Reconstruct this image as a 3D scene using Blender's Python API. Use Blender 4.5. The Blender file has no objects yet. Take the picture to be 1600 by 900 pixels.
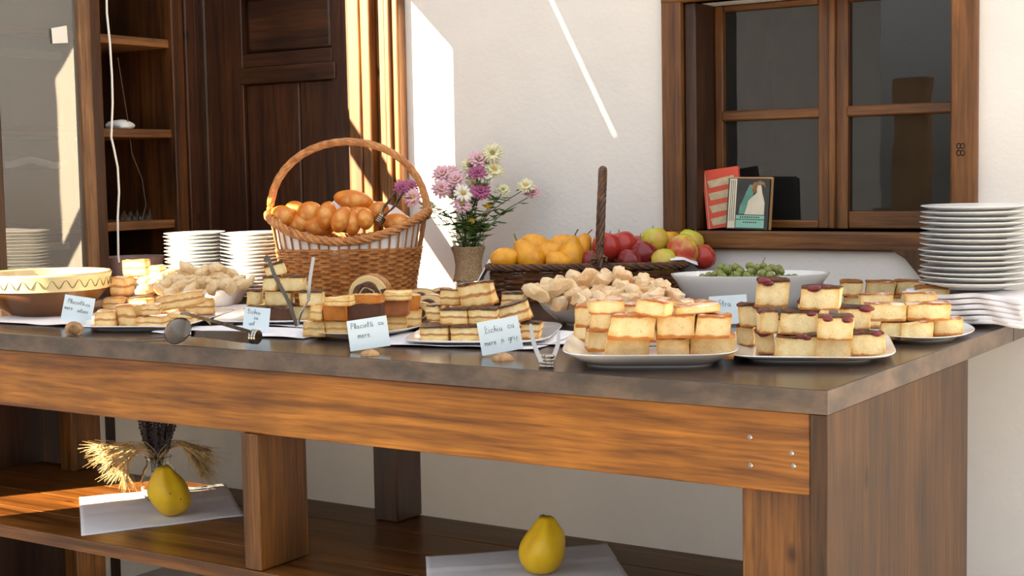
import bpy, math, random
from mathutils import Vector, Matrix, noise
random.seed(7)
PI = math.pi
sc = bpy.context.scene
COL = sc.collection

# ------------------------------------------------------------------ camera
YAW, PITCH, ROLL, FPX = -0.58453174, -0.07804209, -0.01799181, 2278.0
fw = Vector((math.sin(YAW)*math.cos(PITCH), math.cos(YAW)*math.cos(PITCH), math.sin(PITCH)))
r0 = Vector((math.cos(YAW), -math.sin(YAW), 0)); u0 = r0.cross(fw)
RT = math.cos(ROLL)*r0 + math.sin(ROLL)*u0
UP = -math.sin(ROLL)*r0 + math.cos(ROLL)*u0
CAM = Vector((0.862, -2.214, 1.276))
cam_d = bpy.data.cameras.new('camera'); cam_d.sensor_width = 36; cam_d.lens = 36*FPX/1600
cam_d.clip_start = 0.05; cam_d.clip_end = 100
cam = bpy.data.objects.new('camera', cam_d); COL.objects.link(cam)
m = Matrix(((RT.x, UP.x, -fw.x, CAM.x), (RT.y, UP.y, -fw.y, CAM.y), (RT.z, UP.z, -fw.z, CAM.z), (0, 0, 0, 1)))
cam.matrix_world = m
sc.camera = cam
def at(x, y, X=None, Y=None, Z=None):
    r = fw + RT*((x-800)/FPX) + UP*((450-y)/FPX)
    if X is not None: t = (X-CAM.x)/r.x
    elif Y is not None: t = (Y-CAM.y)/r.y
    else: t = (Z-CAM.z)/r.z
    return CAM + r*t

# ------------------------------------------------------------------ light
SUN_SLOPE, SUN_TAN = 0.58, 0.404          # travels +x by 0.58 per +y, elevation about 22 degrees
world = bpy.data.worlds.new('world'); sc.world = world; world.use_nodes = True
wn = world.node_tree; bg = wn.nodes['Background']
tc = wn.nodes.new('ShaderNodeTexCoord'); sp = wn.nodes.new('ShaderNodeSeparateXYZ'); rp = wn.nodes.new('ShaderNodeValToRGB')
wn.links.new(tc.outputs['Generated'], sp.inputs[0]); wn.links.new(sp.outputs['Z'], rp.inputs[0]); wn.links.new(rp.outputs[0], bg.inputs[0])
rp.color_ramp.elements[0].position = 0.0; rp.color_ramp.elements[0].color = (0.30, 0.27, 0.22, 1)
rp.color_ramp.elements[1].position = 0.6; rp.color_ramp.elements[1].color = (0.86, 0.90, 0.97, 1)
e = rp.color_ramp.elements.new(0.12); e.color = (0.94, 0.93, 0.92, 1)
bg.inputs[1].default_value = 1.55
sun_d = bpy.data.lights.new('sun', 'SUN'); sun_d.energy = 42.0; sun_d.color = (1.0, 0.78, 0.50); sun_d.angle = math.radians(0.15)
sun = bpy.data.objects.new('sun', sun_d); COL.objects.link(sun); sun.location = (-6, -6, 5)
sdir = Vector((SUN_SLOPE, 1.0, -SUN_TAN*math.sqrt(1+SUN_SLOPE**2))).normalized()
sun.rotation_euler = sdir.to_track_quat('-Z', 'Y').to_euler()
sc.view_settings.view_transform = 'Standard'; sc.view_settings.look = 'None'
sc.view_settings.gamma = 1.0; sc.view_settings.use_curve_mapping = False
sc.view_settings.exposure = 0.0

# ------------------------------------------------------------------ helpers
class MB:
    def __init__(s): s.v = []; s.f = []
    def add(s, vs, fs):
        n = len(s.v); s.v += [tuple(v) for v in vs]; s.f += [tuple(i+n for i in f) for f in fs]; return s
    def box(s, a, b, M=None):
        x0, y0, z0 = a; x1, y1, z1 = b
        vs = [Vector(p) for p in ((x0,y0,z0),(x1,y0,z0),(x1,y1,z0),(x0,y1,z0),(x0,y0,z1),(x1,y0,z1),(x1,y1,z1),(x0,y1,z1))]
        if M: vs = [M @ v for v in vs]
        return s.add(vs, [(0,3,2,1),(4,5,6,7),(0,1,5,4),(1,2,6,5),(2,3,7,6),(3,0,4,7)])
    def tube(s, pts, rad, n=8, cap=True, flat=1.0):
        pts = [Vector(p) for p in pts]; k = len(pts)
        rad = rad if isinstance(rad, (list, tuple)) else [rad]*k
        vs = []; prev = None
        for i in range(k):
            t = (pts[min(i+1, k-1)] - pts[max(i-1, 0)]).normalized()
            if prev is None:
                a = Vector((0,0,1)) if abs(t.z) < .9 else Vector((1,0,0))
                u = (a - t*a.dot(t)).normalized()
            else: u = (prev - t*prev.dot(t)).normalized()
            prev = u; w = t.cross(u)
            for j in range(n):
                c = 2*PI*j/n; vs.append(pts[i] + (u*math.cos(c)*flat + w*math.sin(c))*rad[i])
        fs = [(i*n+j, i*n+(j+1)%n, (i+1)*n+(j+1)%n, (i+1)*n+j) for i in range(k-1) for j in range(n)]
        if cap: fs += [tuple(range(n))[::-1], tuple((k-1)*n+j for j in range(n))]
        return s.add(vs, fs)
    def loop(s, pts, rad, n=6):
        pts = [Vector(p) for p in pts]; k = len(pts); vs = []
        for i in range(k):
            t = (pts[(i+1) % k] - pts[i-1]).normalized()
            u = Vector((0,0,1)) - t*t.z
            if u.length < .05: u = Vector((1,0,0)) - t*t.x
            u.normalize(); w = t.cross(u)
            for j in range(n):
                c = 2*PI*j/n; vs.append(pts[i] + (u*math.cos(c) + w*math.sin(c))*rad)
        return s.add(vs, [(i*n+j, i*n+(j+1)%n, ((i+1)%k)*n+(j+1)%n, ((i+1)%k)*n+j) for i in range(k) for j in range(n)])
    def lathe(s, prof, n=32, M=None, sx=1, sy=1, pw=2.0, rotz=0):
        vs = []
        for r, z in prof:
            for j in range(n):
                a = 2*PI*j/n; c, q = math.cos(a), math.sin(a)
                k = 1.0 if pw == 2 else (abs(c)**pw + abs(q)**pw)**(-1/pw)
                v = Vector((r*k*c*sx, r*k*q*sy, z))
                vs.append(M @ v if M else v)
        k = len(prof)
        fs = [(i*n+j, i*n+(j+1)%n, (i+1)*n+(j+1)%n, (i+1)*n+j) for i in range(k-1) for j in range(n)]
        fs += [tuple(range(n))[::-1], tuple((k-1)*n+j for j in range(n))]
        return s.add(vs, fs)
    def ball(s, c, r, n=12, m_=8, sq=(1,1,1), M=None):
        vs = []; c = Vector(c)
        for i in range(1, m_):
            p = PI*i/m_
            for j in range(n):
                a = 2*PI*j/n
                v = Vector((r*sq[0]*math.sin(p)*math.cos(a), r*sq[1]*math.sin(p)*math.sin(a), -r*sq[2]*math.cos(p)))
                vs.append((M @ v if M else v) + c)
        b = len(vs)
        v0 = Vector((0,0,-r*sq[2])); v1 = Vector((0,0,r*sq[2]))
        vs += [(M @ v0 if M else v0)+c, (M @ v1 if M else v1)+c]
        fs = [(i*n+j, i*n+(j+1)%n, (i+1)*n+(j+1)%n, (i+1)*n+j) for i in range(m_-2) for j in range(n)]
        fs += [(b, (j+1)%n, j) for j in range(n)] + [(b+1, (m_-2)*n+j, (m_-2)*n+(j+1)%n) for j in range(n)]
        return s.add(vs, fs)
    def grid(s, fn, nu, nv):
        vs = [fn(i/nu, j/nv) for i in range(nu+1) for j in range(nv+1)]
        w = nv+1
        return s.add(vs, [(i*w+j, (i+1)*w+j, (i+1)*w+j+1, i*w+j+1) for i in range(nu) for j in range(nv)])
    def prism(s, poly, y0, y1, M=None):      # poly in (x, z), extruded along y
        k = len(poly)
        vs = [Vector((x, y0, z)) for x, z in poly] + [Vector((x, y1, z)) for x, z in poly]
        if M: vs = [M @ v for v in vs]
        return s.add(vs, [tuple(range(k)), tuple(range(2*k-1, k-1, -1))] + [(i, i+k, (i+1)%k+k, (i+1)%k) for i in range(k)])
def obj(name, mb, mat, parent=None, smooth=True, bevel=0, solid=0, sub=0, loc=None, rot=None, kind=None, seg=2):
    me = bpy.data.meshes.new(name); me.from_pydata(mb.v, [], mb.f); me.validate(); me.update()
    if smooth:
        me.polygons.foreach_set('use_smooth', [True]*len(me.polygons))
    o = bpy.data.objects.new(name, me); COL.objects.link(o)
    if mat: me.materials.append(mat)
    if parent: o.parent = parent
    if loc is not None: o.location = loc
    if rot is not None: o.rotation_euler = rot
    if bevel:
        b = o.modifiers.new('bevel', 'BEVEL'); b.width = bevel; b.segments = seg; b.limit_method = 'ANGLE'; b.angle_limit = 0.7
        try: b.harden_normals = False
        except Exception: pass
    if solid:
        b = o.modifiers.new('solid', 'SOLIDIFY'); b.thickness = solid; b.offset = 1
    if sub:
        b = o.modifiers.new('sub', 'SUBSURF'); b.levels = sub; b.render_levels = sub
    if smooth and (bevel or not sub):
        try: me.set_sharp_from_angle(angle=0.7)
        except Exception: pass
    if kind: o['kind'] = kind
    return o
def tag(o, label, cat, group=None):
    o['label'] = label; o['category'] = cat
    if group: o['group'] = group
    return o
def empty(name, label, cat, loc=(0,0,0), rz=0, group=None):
    o = bpy.data.objects.new(name, None); COL.objects.link(o); o.location = loc; o.rotation_euler = (0,0,rz)
    o.empty_display_size = .05
    return tag(o, label, cat, group)
def copy_tree(o, parent=None):
    c = o.copy(); COL.objects.link(c); c.parent = parent
    for ch in list(o.children): copy_tree(ch, c)
    return c
ORD = ['first','second','third','fourth','fifth','sixth','seventh','eighth','ninth','tenth','eleventh','twelfth','thirteenth','fourteenth','fifteenth','sixteenth','seventeenth','eighteenth']

# ------------------------------------------------------------------ materials
MATS = {}
def base(name, col=(.8,.8,.8), rough=.5, metal=0, **kw):
    mt = bpy.data.materials.new(name); mt.use_nodes = True
    b = mt.node_tree.nodes['Principled BSDF']
    b.inputs['Base Color'].default_value = (*col, 1); b.inputs['Roughness'].default_value = rough; b.inputs['Metallic'].default_value = metal
    for k, v in kw.items(): b.inputs[k.replace('_', ' ')].default_value = v
    return mt, mt.node_tree, b
def nd(nt, t, **kw):
    n = nt.nodes.new(t)
    for k, v in kw.items(): setattr(n, k, v)
    return n
def coord(nt, scale=(1,1,1), which='Object', rot=(0,0,0)):
    t = nd(nt, 'ShaderNodeTexCoord'); mp = nd(nt, 'ShaderNodeMapping')
    mp.inputs['Scale'].default_value = scale; mp.inputs['Rotation'].default_value = rot
    nt.links.new(t.outputs[which], mp.inputs[0]); return mp.outputs[0]
def noise_t(nt, vec, scale, detail=4, rough=.55, dist=0):
    n = nd(nt, 'ShaderNodeTexNoise'); n.inputs['Scale'].default_value = scale; n.inputs['Detail'].default_value = detail
    n.inputs['Roughness'].default_value = rough; n.inputs['Distortion'].default_value = dist
    nt.links.new(vec, n.inputs['Vector']); return n.outputs[0]
def ramp(nt, fac, stops):
    r = nd(nt, 'ShaderNodeValToRGB'); el = r.color_ramp.elements
    while len(el) > len(stops): el.remove(el[-1])
    while len(el) < len(stops): el.new(1.0)
    for e_, (p, c) in zip(el, stops):
        e_.position = p; e_.color = (*c, 1) if len(c) == 3 else c
    nt.links.new(fac, r.inputs[0]); return r.outputs[0]
def mix(nt, fac, a, b_, mode='MIX'):
    n = nd(nt, 'ShaderNodeMix', data_type='RGBA', blend_type=mode)
    for sock, v in ((n.inputs[0], fac), (n.inputs[6], a), (n.inputs[7], b_)):
        if hasattr(v, 'is_output') or hasattr(v, 'links'): nt.links.new(v, sock)
        elif isinstance(v, (int, float)): sock.default_value = v
        else: sock.default_value = (*v, 1)
    return n.outputs[2]
def math_(nt, op, a, b_=0.0, c=None):
    n = nd(nt, 'ShaderNodeMath', operation=op)
    for i, v in enumerate((a, b_, c)):
        if v is None: continue
        if isinstance(v, (int, float)): n.inputs[i].default_value = v
        else: nt.links.new(v, n.inputs[i])
    return n.outputs[0]
def bump(nt, b, h, strength=.3, dist=.002):
    n = nd(nt, 'ShaderNodeBump'); n.inputs['Strength'].default_value = strength; n.inputs['Distance'].default_value = dist
    nt.links.new(h, n.inputs['Height']); nt.links.new(n.outputs[0], b.inputs['Normal'])
def wood(name, dark, light, axis='x', sc_=14, rough=.42, knots=True, contrast=(.3,.72), bump_=.25):
    mt, nt, b = base(name, light, rough)
    s = {'x': (.05,1,1), 'y': (1,.05,1), 'z': (1,1,.05)}[axis]
    v = coord(nt, s)
    n1 = noise_t(nt, v, sc_*1.7, 6, .62, .9); n2 = noise_t(nt, v, sc_*11, 3, .6, .3)
    c1 = ramp(nt, n1, [(contrast[0], dark), (.5, tuple((a+c)/2 for a, c in zip(dark, light))), (contrast[1], light)])
    c2 = ramp(nt, n2, [(.34, (.50,.42,.34)), (.58, (1.05,1.03,1))])
    col = mix(nt, .75, c1, c2, 'MULTIPLY')
    v2 = coord(nt, (1,1,1)); n3 = noise_t(nt, v2, 3.5, 3, .5)
    col = mix(nt, 1.0, col, ramp(nt, n3, [(.3, (.62,.58,.55)), (.65, (1.12,1.1,1.05))]), 'MULTIPLY')
    if knots:
        vk = coord(nt, {'x': (.5,1,1), 'y': (1,.5,1), 'z': (1,1,.5)}[axis])
        vo = nd(nt, 'ShaderNodeTexVoronoi'); vo.inputs['Scale'].default_value = 7; vo.inputs['Randomness'].default_value = 1; nt.links.new(vk, vo.inputs['Vector'])
        col = mix(nt, 1.0, col, ramp(nt, vo.outputs['Distance'], [(.04, (.25,.18,.14)), (.09, (1,1,1))]), 'MULTIPLY')
    nt.links.new(col, b.inputs['Base Color']); bump(nt, b, n2, bump_, .002)
    return mt
def plaster(name, col, sc_=6, rough=.85, amt=.06):
    mt, nt, b = base(name, col, rough)
    v = coord(nt); n1 = noise_t(nt, v, sc_, 5, .6); n2 = noise_t(nt, v, 60, 3, .6)
    c = ramp(nt, n1, [(.3, tuple(x*(1-amt) for x in col)), (.7, col)])
    nt.links.new(c, b.inputs['Base Color'])
    bump(nt, b, mix(nt, .35, n1, n2), .35, .01); return mt
def fabric(name, col, sc_=500, rough=.9):
    mt, nt, b = base(name, col, rough); v = coord(nt); n = noise_t(nt, v, sc_, 2, .5); n2 = noise_t(nt, v, 18, 3, .5)
    nt.links.new(ramp(nt, n2, [(.3, tuple(x*.93 for x in col)), (.7, col)]), b.inputs['Base Color'])
    bump(nt, b, n, .2, .001); return mt
def ceramic(name, col=(.80,.80,.80), rough=.12):
    mt, nt, b = base(name, col, rough, 0, Coat_Weight=.3); v = coord(nt); n = noise_t(nt, v, 12, 2)
    nt.links.new(ramp(nt, n, [(.3, tuple(x*.97 for x in col)), (.7, col)]), b.inputs['Base Color']); return mt
def metal(name, col=(.55,.52,.48), rough=.22):
    mt, nt, b = base(name, col, rough, 1.0); v = coord(nt); n = noise_t(nt, v, 40, 3)
    nt.links.new(ramp(nt, n, [(.3, (rough*.7,)*3), (.7, (rough*1.3,)*3)]), b.inputs['Roughness']); return mt
def spotted(name, c1, c2, sc_=20, rough=.6, pos=(.4,.6), bstr=.2, bd=.002, which='Object', scale=(1,1,1), c3=None, **kw):
    mt, nt, b = base(name, c1, rough, 0, **kw); v = coord(nt, scale, which); n = noise_t(nt, v, sc_, 5, .6)
    st = [(pos[0], c1), (pos[1], c2)]
    if c3: st.append((min(1, pos[1]+.15), c3))
    nt.links.new(ramp(nt, n, st), b.inputs['Base Color']); n2 = noise_t(nt, v, sc_*4, 4, .6); bump(nt, b, n2, bstr, bd); return mt
def cake(name, crumb, top, bottom, filling=None, powder=0, tz=.88, bz=.08, side=None, fill2=None):
    mt, nt, b = base(name, crumb, .75)
    g = nd(nt, 'ShaderNodeTexCoord'); sx = nd(nt, 'ShaderNodeSeparateXYZ'); nt.links.new(g.outputs['Generated'], sx.inputs[0])
    v = coord(nt); n1 = noise_t(nt, v, 35, 4, .6); n2 = noise_t(nt, v, 260, 3, .6)
    z = math_(nt, 'ADD', sx.outputs['Z'], math_(nt, 'MULTIPLY', math_(nt, 'SUBTRACT', n1, .5), .28))
    stops = [(0.0, bottom), (bz, bottom), (bz+.06, crumb)]
    if filling:
        stops += [(.40, crumb), (.46, filling), (.53, filling), (.58, fill2 or crumb)]
    stops += [(tz-.06, fill2 or crumb), (tz, top)]
    c = ramp(nt, z, stops)
    vo = nd(nt, 'ShaderNodeTexVoronoi'); vo.inputs['Scale'].default_value = 150; nt.links.new(mix(nt, .03, v, nd(nt, 'ShaderNodeTexNoise').outputs[1]), vo.inputs['Vector'])
    c = mix(nt, 1.0, c, ramp(nt, vo.outputs['Distance'], [(.08, (.74,.60,.42)), (.22, (1,1,1))]), 'MULTIPLY')
    c = mix(nt, 1.0, c, ramp(nt, n1, [(.35, (.92,.86,.74)), (.6, (1.05,1.04,1.0))]), 'MULTIPLY')
    gp = nd(nt, 'ShaderNodeNewGeometry'); pt = ramp(nt, gp.outputs['Pointiness'], [(.52, (1,1,1)), (.58, (.86,.66,.40))]); c = mix(nt, 1.0, c, pt, 'MULTIPLY')
    if side:
        n = noise_t(nt, v, 14, 2); c = mix(nt, ramp(nt, n, [(.5, (0,0,0)), (.56, (1,1,1))]), c, side)
    if powder:
        geo = nd(nt, 'ShaderNodeNewGeometry'); s2 = nd(nt, 'ShaderNodeSeparateXYZ'); nt.links.new(geo.outputs['Normal'], s2.inputs[0])
        k = math_(nt, 'MULTIPLY', ramp(nt, s2.outputs['Z'], [(.6, (0,0,0)), (.9, (1,1,1))]), ramp(nt, n1, [(.42, (0,0,0)), (.55, (powder,)*3)]))
        c = mix(nt, k, c, (.86,.82,.80))
    nt.links.new(c, b.inputs['Base Color']); bump(nt, b, mix(nt, .5, n1, n2), .7, .004)
    b.inputs['Subsurface Weight'].default_value = .12; b.inputs['Subsurface Radius'].default_value = (.01,.006,.003); b.inputs['Subsurface Scale'].default_value = .6
    return mt

M_wall = plaster('white_plaster', (.81,.785,.75)); M_wall2 = plaster('aged_plaster', (.78,.76,.72), 4, .9, .12)
M_floor = plaster('stone_floor', (.60,.58,.56), 3, .8, .2)
M_top = spotted('worktop_laminate', (.042,.028,.021), (.085,.056,.040), 7, .20, (.35,.65), .06, .001, c3=(.065,.052,.045), Specular_IOR_Level=.34)
M_edge = spotted('worktop_edge', (.072,.055,.043), (.165,.112,.078), 9, .38, (.38,.62), .08, .001, scale=(1,1,2), c3=(.16,.12,.095))
M_apron = wood('apron_wood', (.15,.050,.007), (.52,.205,.026), 'x', 11, .34, True, (.34,.66))
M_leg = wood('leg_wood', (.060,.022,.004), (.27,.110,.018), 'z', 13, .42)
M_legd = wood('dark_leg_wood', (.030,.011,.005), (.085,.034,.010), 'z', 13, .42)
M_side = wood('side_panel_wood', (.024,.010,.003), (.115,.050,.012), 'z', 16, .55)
M_shelf = wood('shelf_wood', (.055,.020,.005), (.30,.115,.022), 'x', 9, .32)
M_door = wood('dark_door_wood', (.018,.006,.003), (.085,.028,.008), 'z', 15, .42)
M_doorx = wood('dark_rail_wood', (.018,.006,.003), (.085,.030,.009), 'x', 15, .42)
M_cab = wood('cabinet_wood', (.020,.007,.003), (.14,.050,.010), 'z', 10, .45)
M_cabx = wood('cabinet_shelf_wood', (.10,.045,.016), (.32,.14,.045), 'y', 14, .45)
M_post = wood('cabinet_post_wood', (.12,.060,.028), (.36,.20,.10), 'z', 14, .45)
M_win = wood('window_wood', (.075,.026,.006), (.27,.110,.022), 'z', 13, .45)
M_winx = wood('window_rail_wood', (.075,.026,.006), (.27,.110,.022), 'x', 13, .45)
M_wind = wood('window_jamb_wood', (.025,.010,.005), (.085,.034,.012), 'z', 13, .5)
M_wht = ceramic('white_ceramic'); M_plate = ceramic('stacked_plate_ceramic', (.78,.79,.79), .15)
M_cream = ceramic('cream_glaze', (.66,.53,.28), .25); M_brown = spotted('brown_glaze', (.17,.070,.016), (.13,.050,.012), 9, .32); M_olive = ceramic('olive_glaze', (.10,.085,.02), .3)
M_nap = fabric('white_cotton', (.80,.79,.83)); M_lin = fabric('basket_lining_cotton', (.84,.80,.78)); M_pap = fabric('paper_napkin', (.84,.83,.77))
M_steel = metal('polished_steel', (.42,.39,.35), .20); M_dsteel = metal('dark_steel', (.13,.115,.10), .24); M_iron = metal('black_iron', (.03,.03,.03), .5)
M_wick = spotted('light_wicker', (.34,.115,.028), (.60,.27,.085), 45, .42, (.35,.65), .3, .001)
M_dwick = spotted('dark_wicker', (.035,.014,.007), (.16,.062,.022), 40, .42, (.35,.65), .3, .001)
M_stake = spotted('wicker_stake', (.24,.085,.022), (.46,.20,.06), 45, .45, (.35,.65), .3, .001)
M_roll = spotted('golden_roll', (.80,.33,.04), (.58,.16,.010), 9, .42, (.33,.55), .15, .003, c3=(.86,.50,.14))
M_burl = spotted('burlap', (.42,.26,.13), (.70,.48,.28), 240, .95, (.4,.6), 1.0, .003)
M_stem = spotted('flower_stem', (.045,.075,.018), (.09,.13,.03), 30, .6); M_leaf = spotted('flower_leaf', (.035,.085,.016), (.13,.23,.035), 40, .55)
def petal(n, c): return spotted(n, tuple(x*.8 for x in c), c, 60, .7, (.35,.6), .1)
M_pink = petal('pale_pink_petal', (.80,.50,.56)); M_mauve = petal('mauve_petal', (.46,.13,.27)); M_white = petal('white_petal', (.84,.80,.70)); M_crm = petal('cream_petal', (.80,.76,.50)); M_yel = petal('yellow_disc', (.62,.38,.03)); M_oliv = petal('olive_disc', (.28,.24,.04))
M_pear = spotted('yellow_pear_skin', (.80,.36,.012), (.50,.19,.010), 22, .35, (.38,.66), .08, .001, c3=(.78,.42,.04))
M_quince = spotted('quince_skin', (.78,.52,.012), (.70,.42,.010), 18, .45, (.35,.62), .2, .002)
def apple(n, g, r, w): return spotted(n, g, r, 11, .25, w, .03, .001)
M_appr = apple('red_apple_skin', (.62,.20,.06), (.42,.035,.025), (.33,.5)); M_appm = apple('blushed_apple_skin', (.62,.50,.06), (.50,.07,.035), (.45,.62)); M_appg = apple('green_apple_skin', (.52,.50,.05), (.60,.30,.07), (.48,.72)); M_appd = apple('dark_red_apple_skin', (.30,.025,.02), (.17,.012,.016), (.35,.6))
M_grape = spotted('green_grape_skin', (.13,.17,.035), (.24,.28,.07), 50, .3, (.35,.65), .05, .001, Subsurface_Weight=.2)
M_gstem = spotted('grape_stem_bark', (.16,.10,.03), (.25,.17,.05), 80, .8)
M_cook = spotted('dusted_cookie', (.78,.60,.38), (.62,.36,.16), 22, .9, (.42,.62), .6, .003, c3=(.76,.54,.32))
M_cook2 = spotted('pale_crescent', (.72,.56,.34), (.58,.36,.16), 30, .9, (.42,.68), .8, .004)
M_wal = spotted('walnut_shell', (.36,.19,.08), (.56,.34,.16), 60, .7, (.35,.6), .6, .004); M_walk = spotted('walnut_kernel', (.20,.10,.04), (.36,.21,.10), 70, .7, (.35,.6), .8, .004)
M_card = spotted('blue_card', (.66,.78,.84), (.70,.82,.87), 10, .8, (.3,.7), .02); M_ink = spotted('black_ink', (.02,.02,.03), (.03,.03,.04), 30, .7)
M_blueink = spotted('blue_ink', (.02,.02,.10), (.03,.03,.14), 30, .7)
M_choc = spotted('chocolate_glaze', (.045,.016,.007), (.14,.055,.02), 60, .3, (.4,.65), .8, .006); M_caram = spotted('caramel_glaze', (.40,.15,.02), (.22,.07,.015), 60, .3, (.4,.65), .6, .005)
M_cherry = spotted('cherry', (.10,.010,.016), (.20,.02,.03), 60, .25, (.35,.6), .3, .003)
M_cakeA = cake('apple_sponge', (.84,.67,.37), (.50,.19,.040), (.60,.26,.06), None, .55, .86, .12)
M_cakeB = cake('cherry_sponge', (.84,.71,.42), (.17,.050,.025), (.50,.24,.08), None, 0, .88, .07)
M_cakeC = cake('dusted_sponge', (.84,.70,.40), (.42,.16,.04), (.58,.28,.08), None, .7, .90, .12)
M_cakeD = cake('layered_slice', (.82,.62,.30), (.34,.13,.03), (.44,.20,.06), (.48,.22,.07), 0, .93, .09, fill2=(.84,.70,.40))
M_cakeE = cake('filled_pastry', (.82,.62,.30), (.62,.32,.09), (.60,.32,.10), (.58,.33,.12), 0, .92, .08, fill2=(.82,.64,.32))
M_cakeO = cake('orange_topped_pastry', (.60,.23,.035), (.80,.58,.30), (.50,.20,.05), None, 0, .92, .05)
M_cakeK = cake('cocoa_pastry', (.10,.038,.018), (.78,.60,.34), (.16,.06,.02), None, 0, .90, .05)
M_cakeR = cake('cinnamon_pastry', (.36,.13,.045), (.80,.58,.32), (.32,.12,.03), None, 0, .90, .05)
M_cakeG = cake('folded_apple_pastry', (.82,.62,.32), (.70,.36,.09), (.62,.34,.12), (.50,.24,.08), .9, .90, .08)
M_cakeF = cake('cream_cube', (.80,.66,.36), (.16,.055,.018), (.60,.36,.14), None, 0, .92, .05)
M_glz = base('clear_jar_glass', (.95,.97,.95), .03, 0, Transmission_Weight=1.0, IOR=1.3)[0]
def pane_mat(name, refl, tint=(.85,.88,.86), haze=0.0):
    mt = bpy.data.materials.new(name); mt.use_nodes = True; nt = mt.node_tree; nt.nodes.clear()
    out = nd(nt, 'ShaderNodeOutputMaterial'); tr = nd(nt, 'ShaderNodeBsdfTransparent'); gl = nd(nt, 'ShaderNodeBsdfGlossy'); df = nd(nt, 'ShaderNodeBsdfDiffuse')
    tr.inputs[0].default_value = (*tint, 1); gl.inputs['Roughness'].default_value = .015
    fr = nd(nt, 'ShaderNodeFresnel'); fr.inputs[0].default_value = refl
    df.inputs[0].default_value = (.6,.6,.56,1)
    m1 = nd(nt, 'ShaderNodeMixShader'); m2 = nd(nt, 'ShaderNodeMixShader'); m1.inputs[0].default_value = haze
    nt.links.new(tr.outputs[0], m1.inputs[1]); nt.links.new(df.outputs[0], m1.inputs[2])
    nt.links.new(fr.outputs[0], m2.inputs[0]); nt.links.new(m1.outputs[0], m2.inputs[1]); nt.links.new(gl.outputs[0], m2.inputs[2]); nt.links.new(m2.outputs[0], out.inputs[0])
    v = coord(nt); n = noise_t(nt, v, 4, 2); bp = nd(nt, 'ShaderNodeBump'); bp.inputs['Strength'].default_value = .12; bp.inputs['Distance'].default_value = .004
    nt.links.new(n, bp.inputs['Height']); nt.links.new(bp.outputs[0], gl.inputs['Normal'])
    return mt
M_pane = pane_mat('window_glass', 1.65, (.6,.65,.68), .02); M_cpane = pane_mat('cabinet_glass', 2.1, (.75,.75,.72), .20)

# ------------------------------------------------------------------ the room
H = 0.92; YW = 1.5; XC = -2.73
def wx(px, py=200): return at(px, py, Y=YW).x
def wz(py, px=1250): return at(px, py, Y=YW).z
obj('floor', MB().box((-8,-8,-.1), (6,4.5,0)), M_floor, kind='structure')
wl, wr = wx(1070), wx(1488); wb = at(1070,360,Y=YW).z; wt = at(1080,4,Y=YW).z + .0
b = MB(); T_ = .22
b.box((-4.2,YW,0), (wl,YW+T_,3.6)); b.box((wr,YW,0), (3.5,YW+T_,3.6)); b.box((wl,YW,0), (wr,YW+T_,wb)); b.box((wl,YW,wt), (wr,YW+T_,3.6))
obj('wall_back', b, M_wall, smooth=False, kind='structure')
# side wall below and behind the cabinet
b = MB(); b.box((XC-.45,.54,0), (XC,YW,.90)); b.box((XC-.45,.54,3.0), (XC,YW,3.6))
obj('wall_left', b, M_wall2, smooth=False, kind='structure')
# added unseen wall past the frame, its openings shaped to throw the sun patches
XP = -4.2
def back(X, Z):    # a point on the back wall -> where its sun ray crosses the mask-wall plane
    t = (X-XP)/SUN_SLOPE
    return YW - t, Z + t*math.sqrt(1+SUN_SLOPE**2)*SUN_TAN
XR = wx(725,250); yo, _ = back(XR, 1)
zl = [back(wx(655,0), at(655,0,Y=YW).z), back(XR, at(722,75,Y=YW).z)]
sl = (zl[0][1]-zl[1][1])/(zl[0][0]-zl[1][0])
yA, zA = yo, zl[1][1]; yB = YW; zB = zA + sl*(yB-yA)
def shelfpt(px, py):
    P = at(px, py, Z=.45); t = (P.x-XP)/SUN_SLOPE; return P.y - t, t*math.sqrt(1+SUN_SLOPE**2)*SUN_TAN
s1 = shelfpt(123,797)[0]; s2 = shelfpt(133,762)[0]
b = MB()
def yz(y0, y1, z0, z1): b.box((XP-.04,y0,z0), (XP,y1,z1))
k_ = math.sqrt(1+SUN_SLOPE**2)*SUN_TAN
g0 = back(wx(980,250), at(980,250,Y=YW).z); g1 = back(wx(858,-10), at(858,-10,Y=YW).z)
ZC = min(g0[1], zA)-.25
yz(-9, s1, 0, ZC); yz(s2, yo, 0, 2.3); bz_ = [(y, .743+k_*(-y)) for y in (s1, s2)]; bt_ = [(y, 1.03+k_*(.10-y)) for y in (s1, s2)]; MS = Matrix(((0,-1,0,0),(1,0,0,0),(0,0,1,0),(0,0,0,1))); b.prism([bz_[0], bz_[1], bt_[1], bt_[0]], -XP, -XP+.04, MS); yz(s1, s2, 0, 1.6); yz(s1, s2, 1.03+k_*(-2.05-XP)/SUN_SLOPE, ZC)     # lower mask, gap shaped for the sun on shelf and bowl
yz(-9, g0[0], ZC, 7); yz(g1[0], yo, ZC, 7)                                                               # upper mask, slit shaped for the sun streak on the wall
MS = Matrix(((0,-1,0,0),(1,0,0,0),(0,0,1,0),(0,0,0,1)))
def zw(y): return .945 + k_/SUN_SLOPE*0 + k_*(YW-y)
b.prism([(s2,zw(s2)),(yo,zw(yo)),(yo,ZC),(s2,ZC)], -XP, -XP+.04, MS)
gp = .0075
b.prism([(g0[0],ZC),(g1[0],ZC),(g1[0],g1[1]-gp),(g0[0],g0[1]-gp)], -XP, -XP+.006, Matrix(((0,-1,0,0),(1,0,0,0),(0,0,1,0),(0,0,0,1))))
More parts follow.
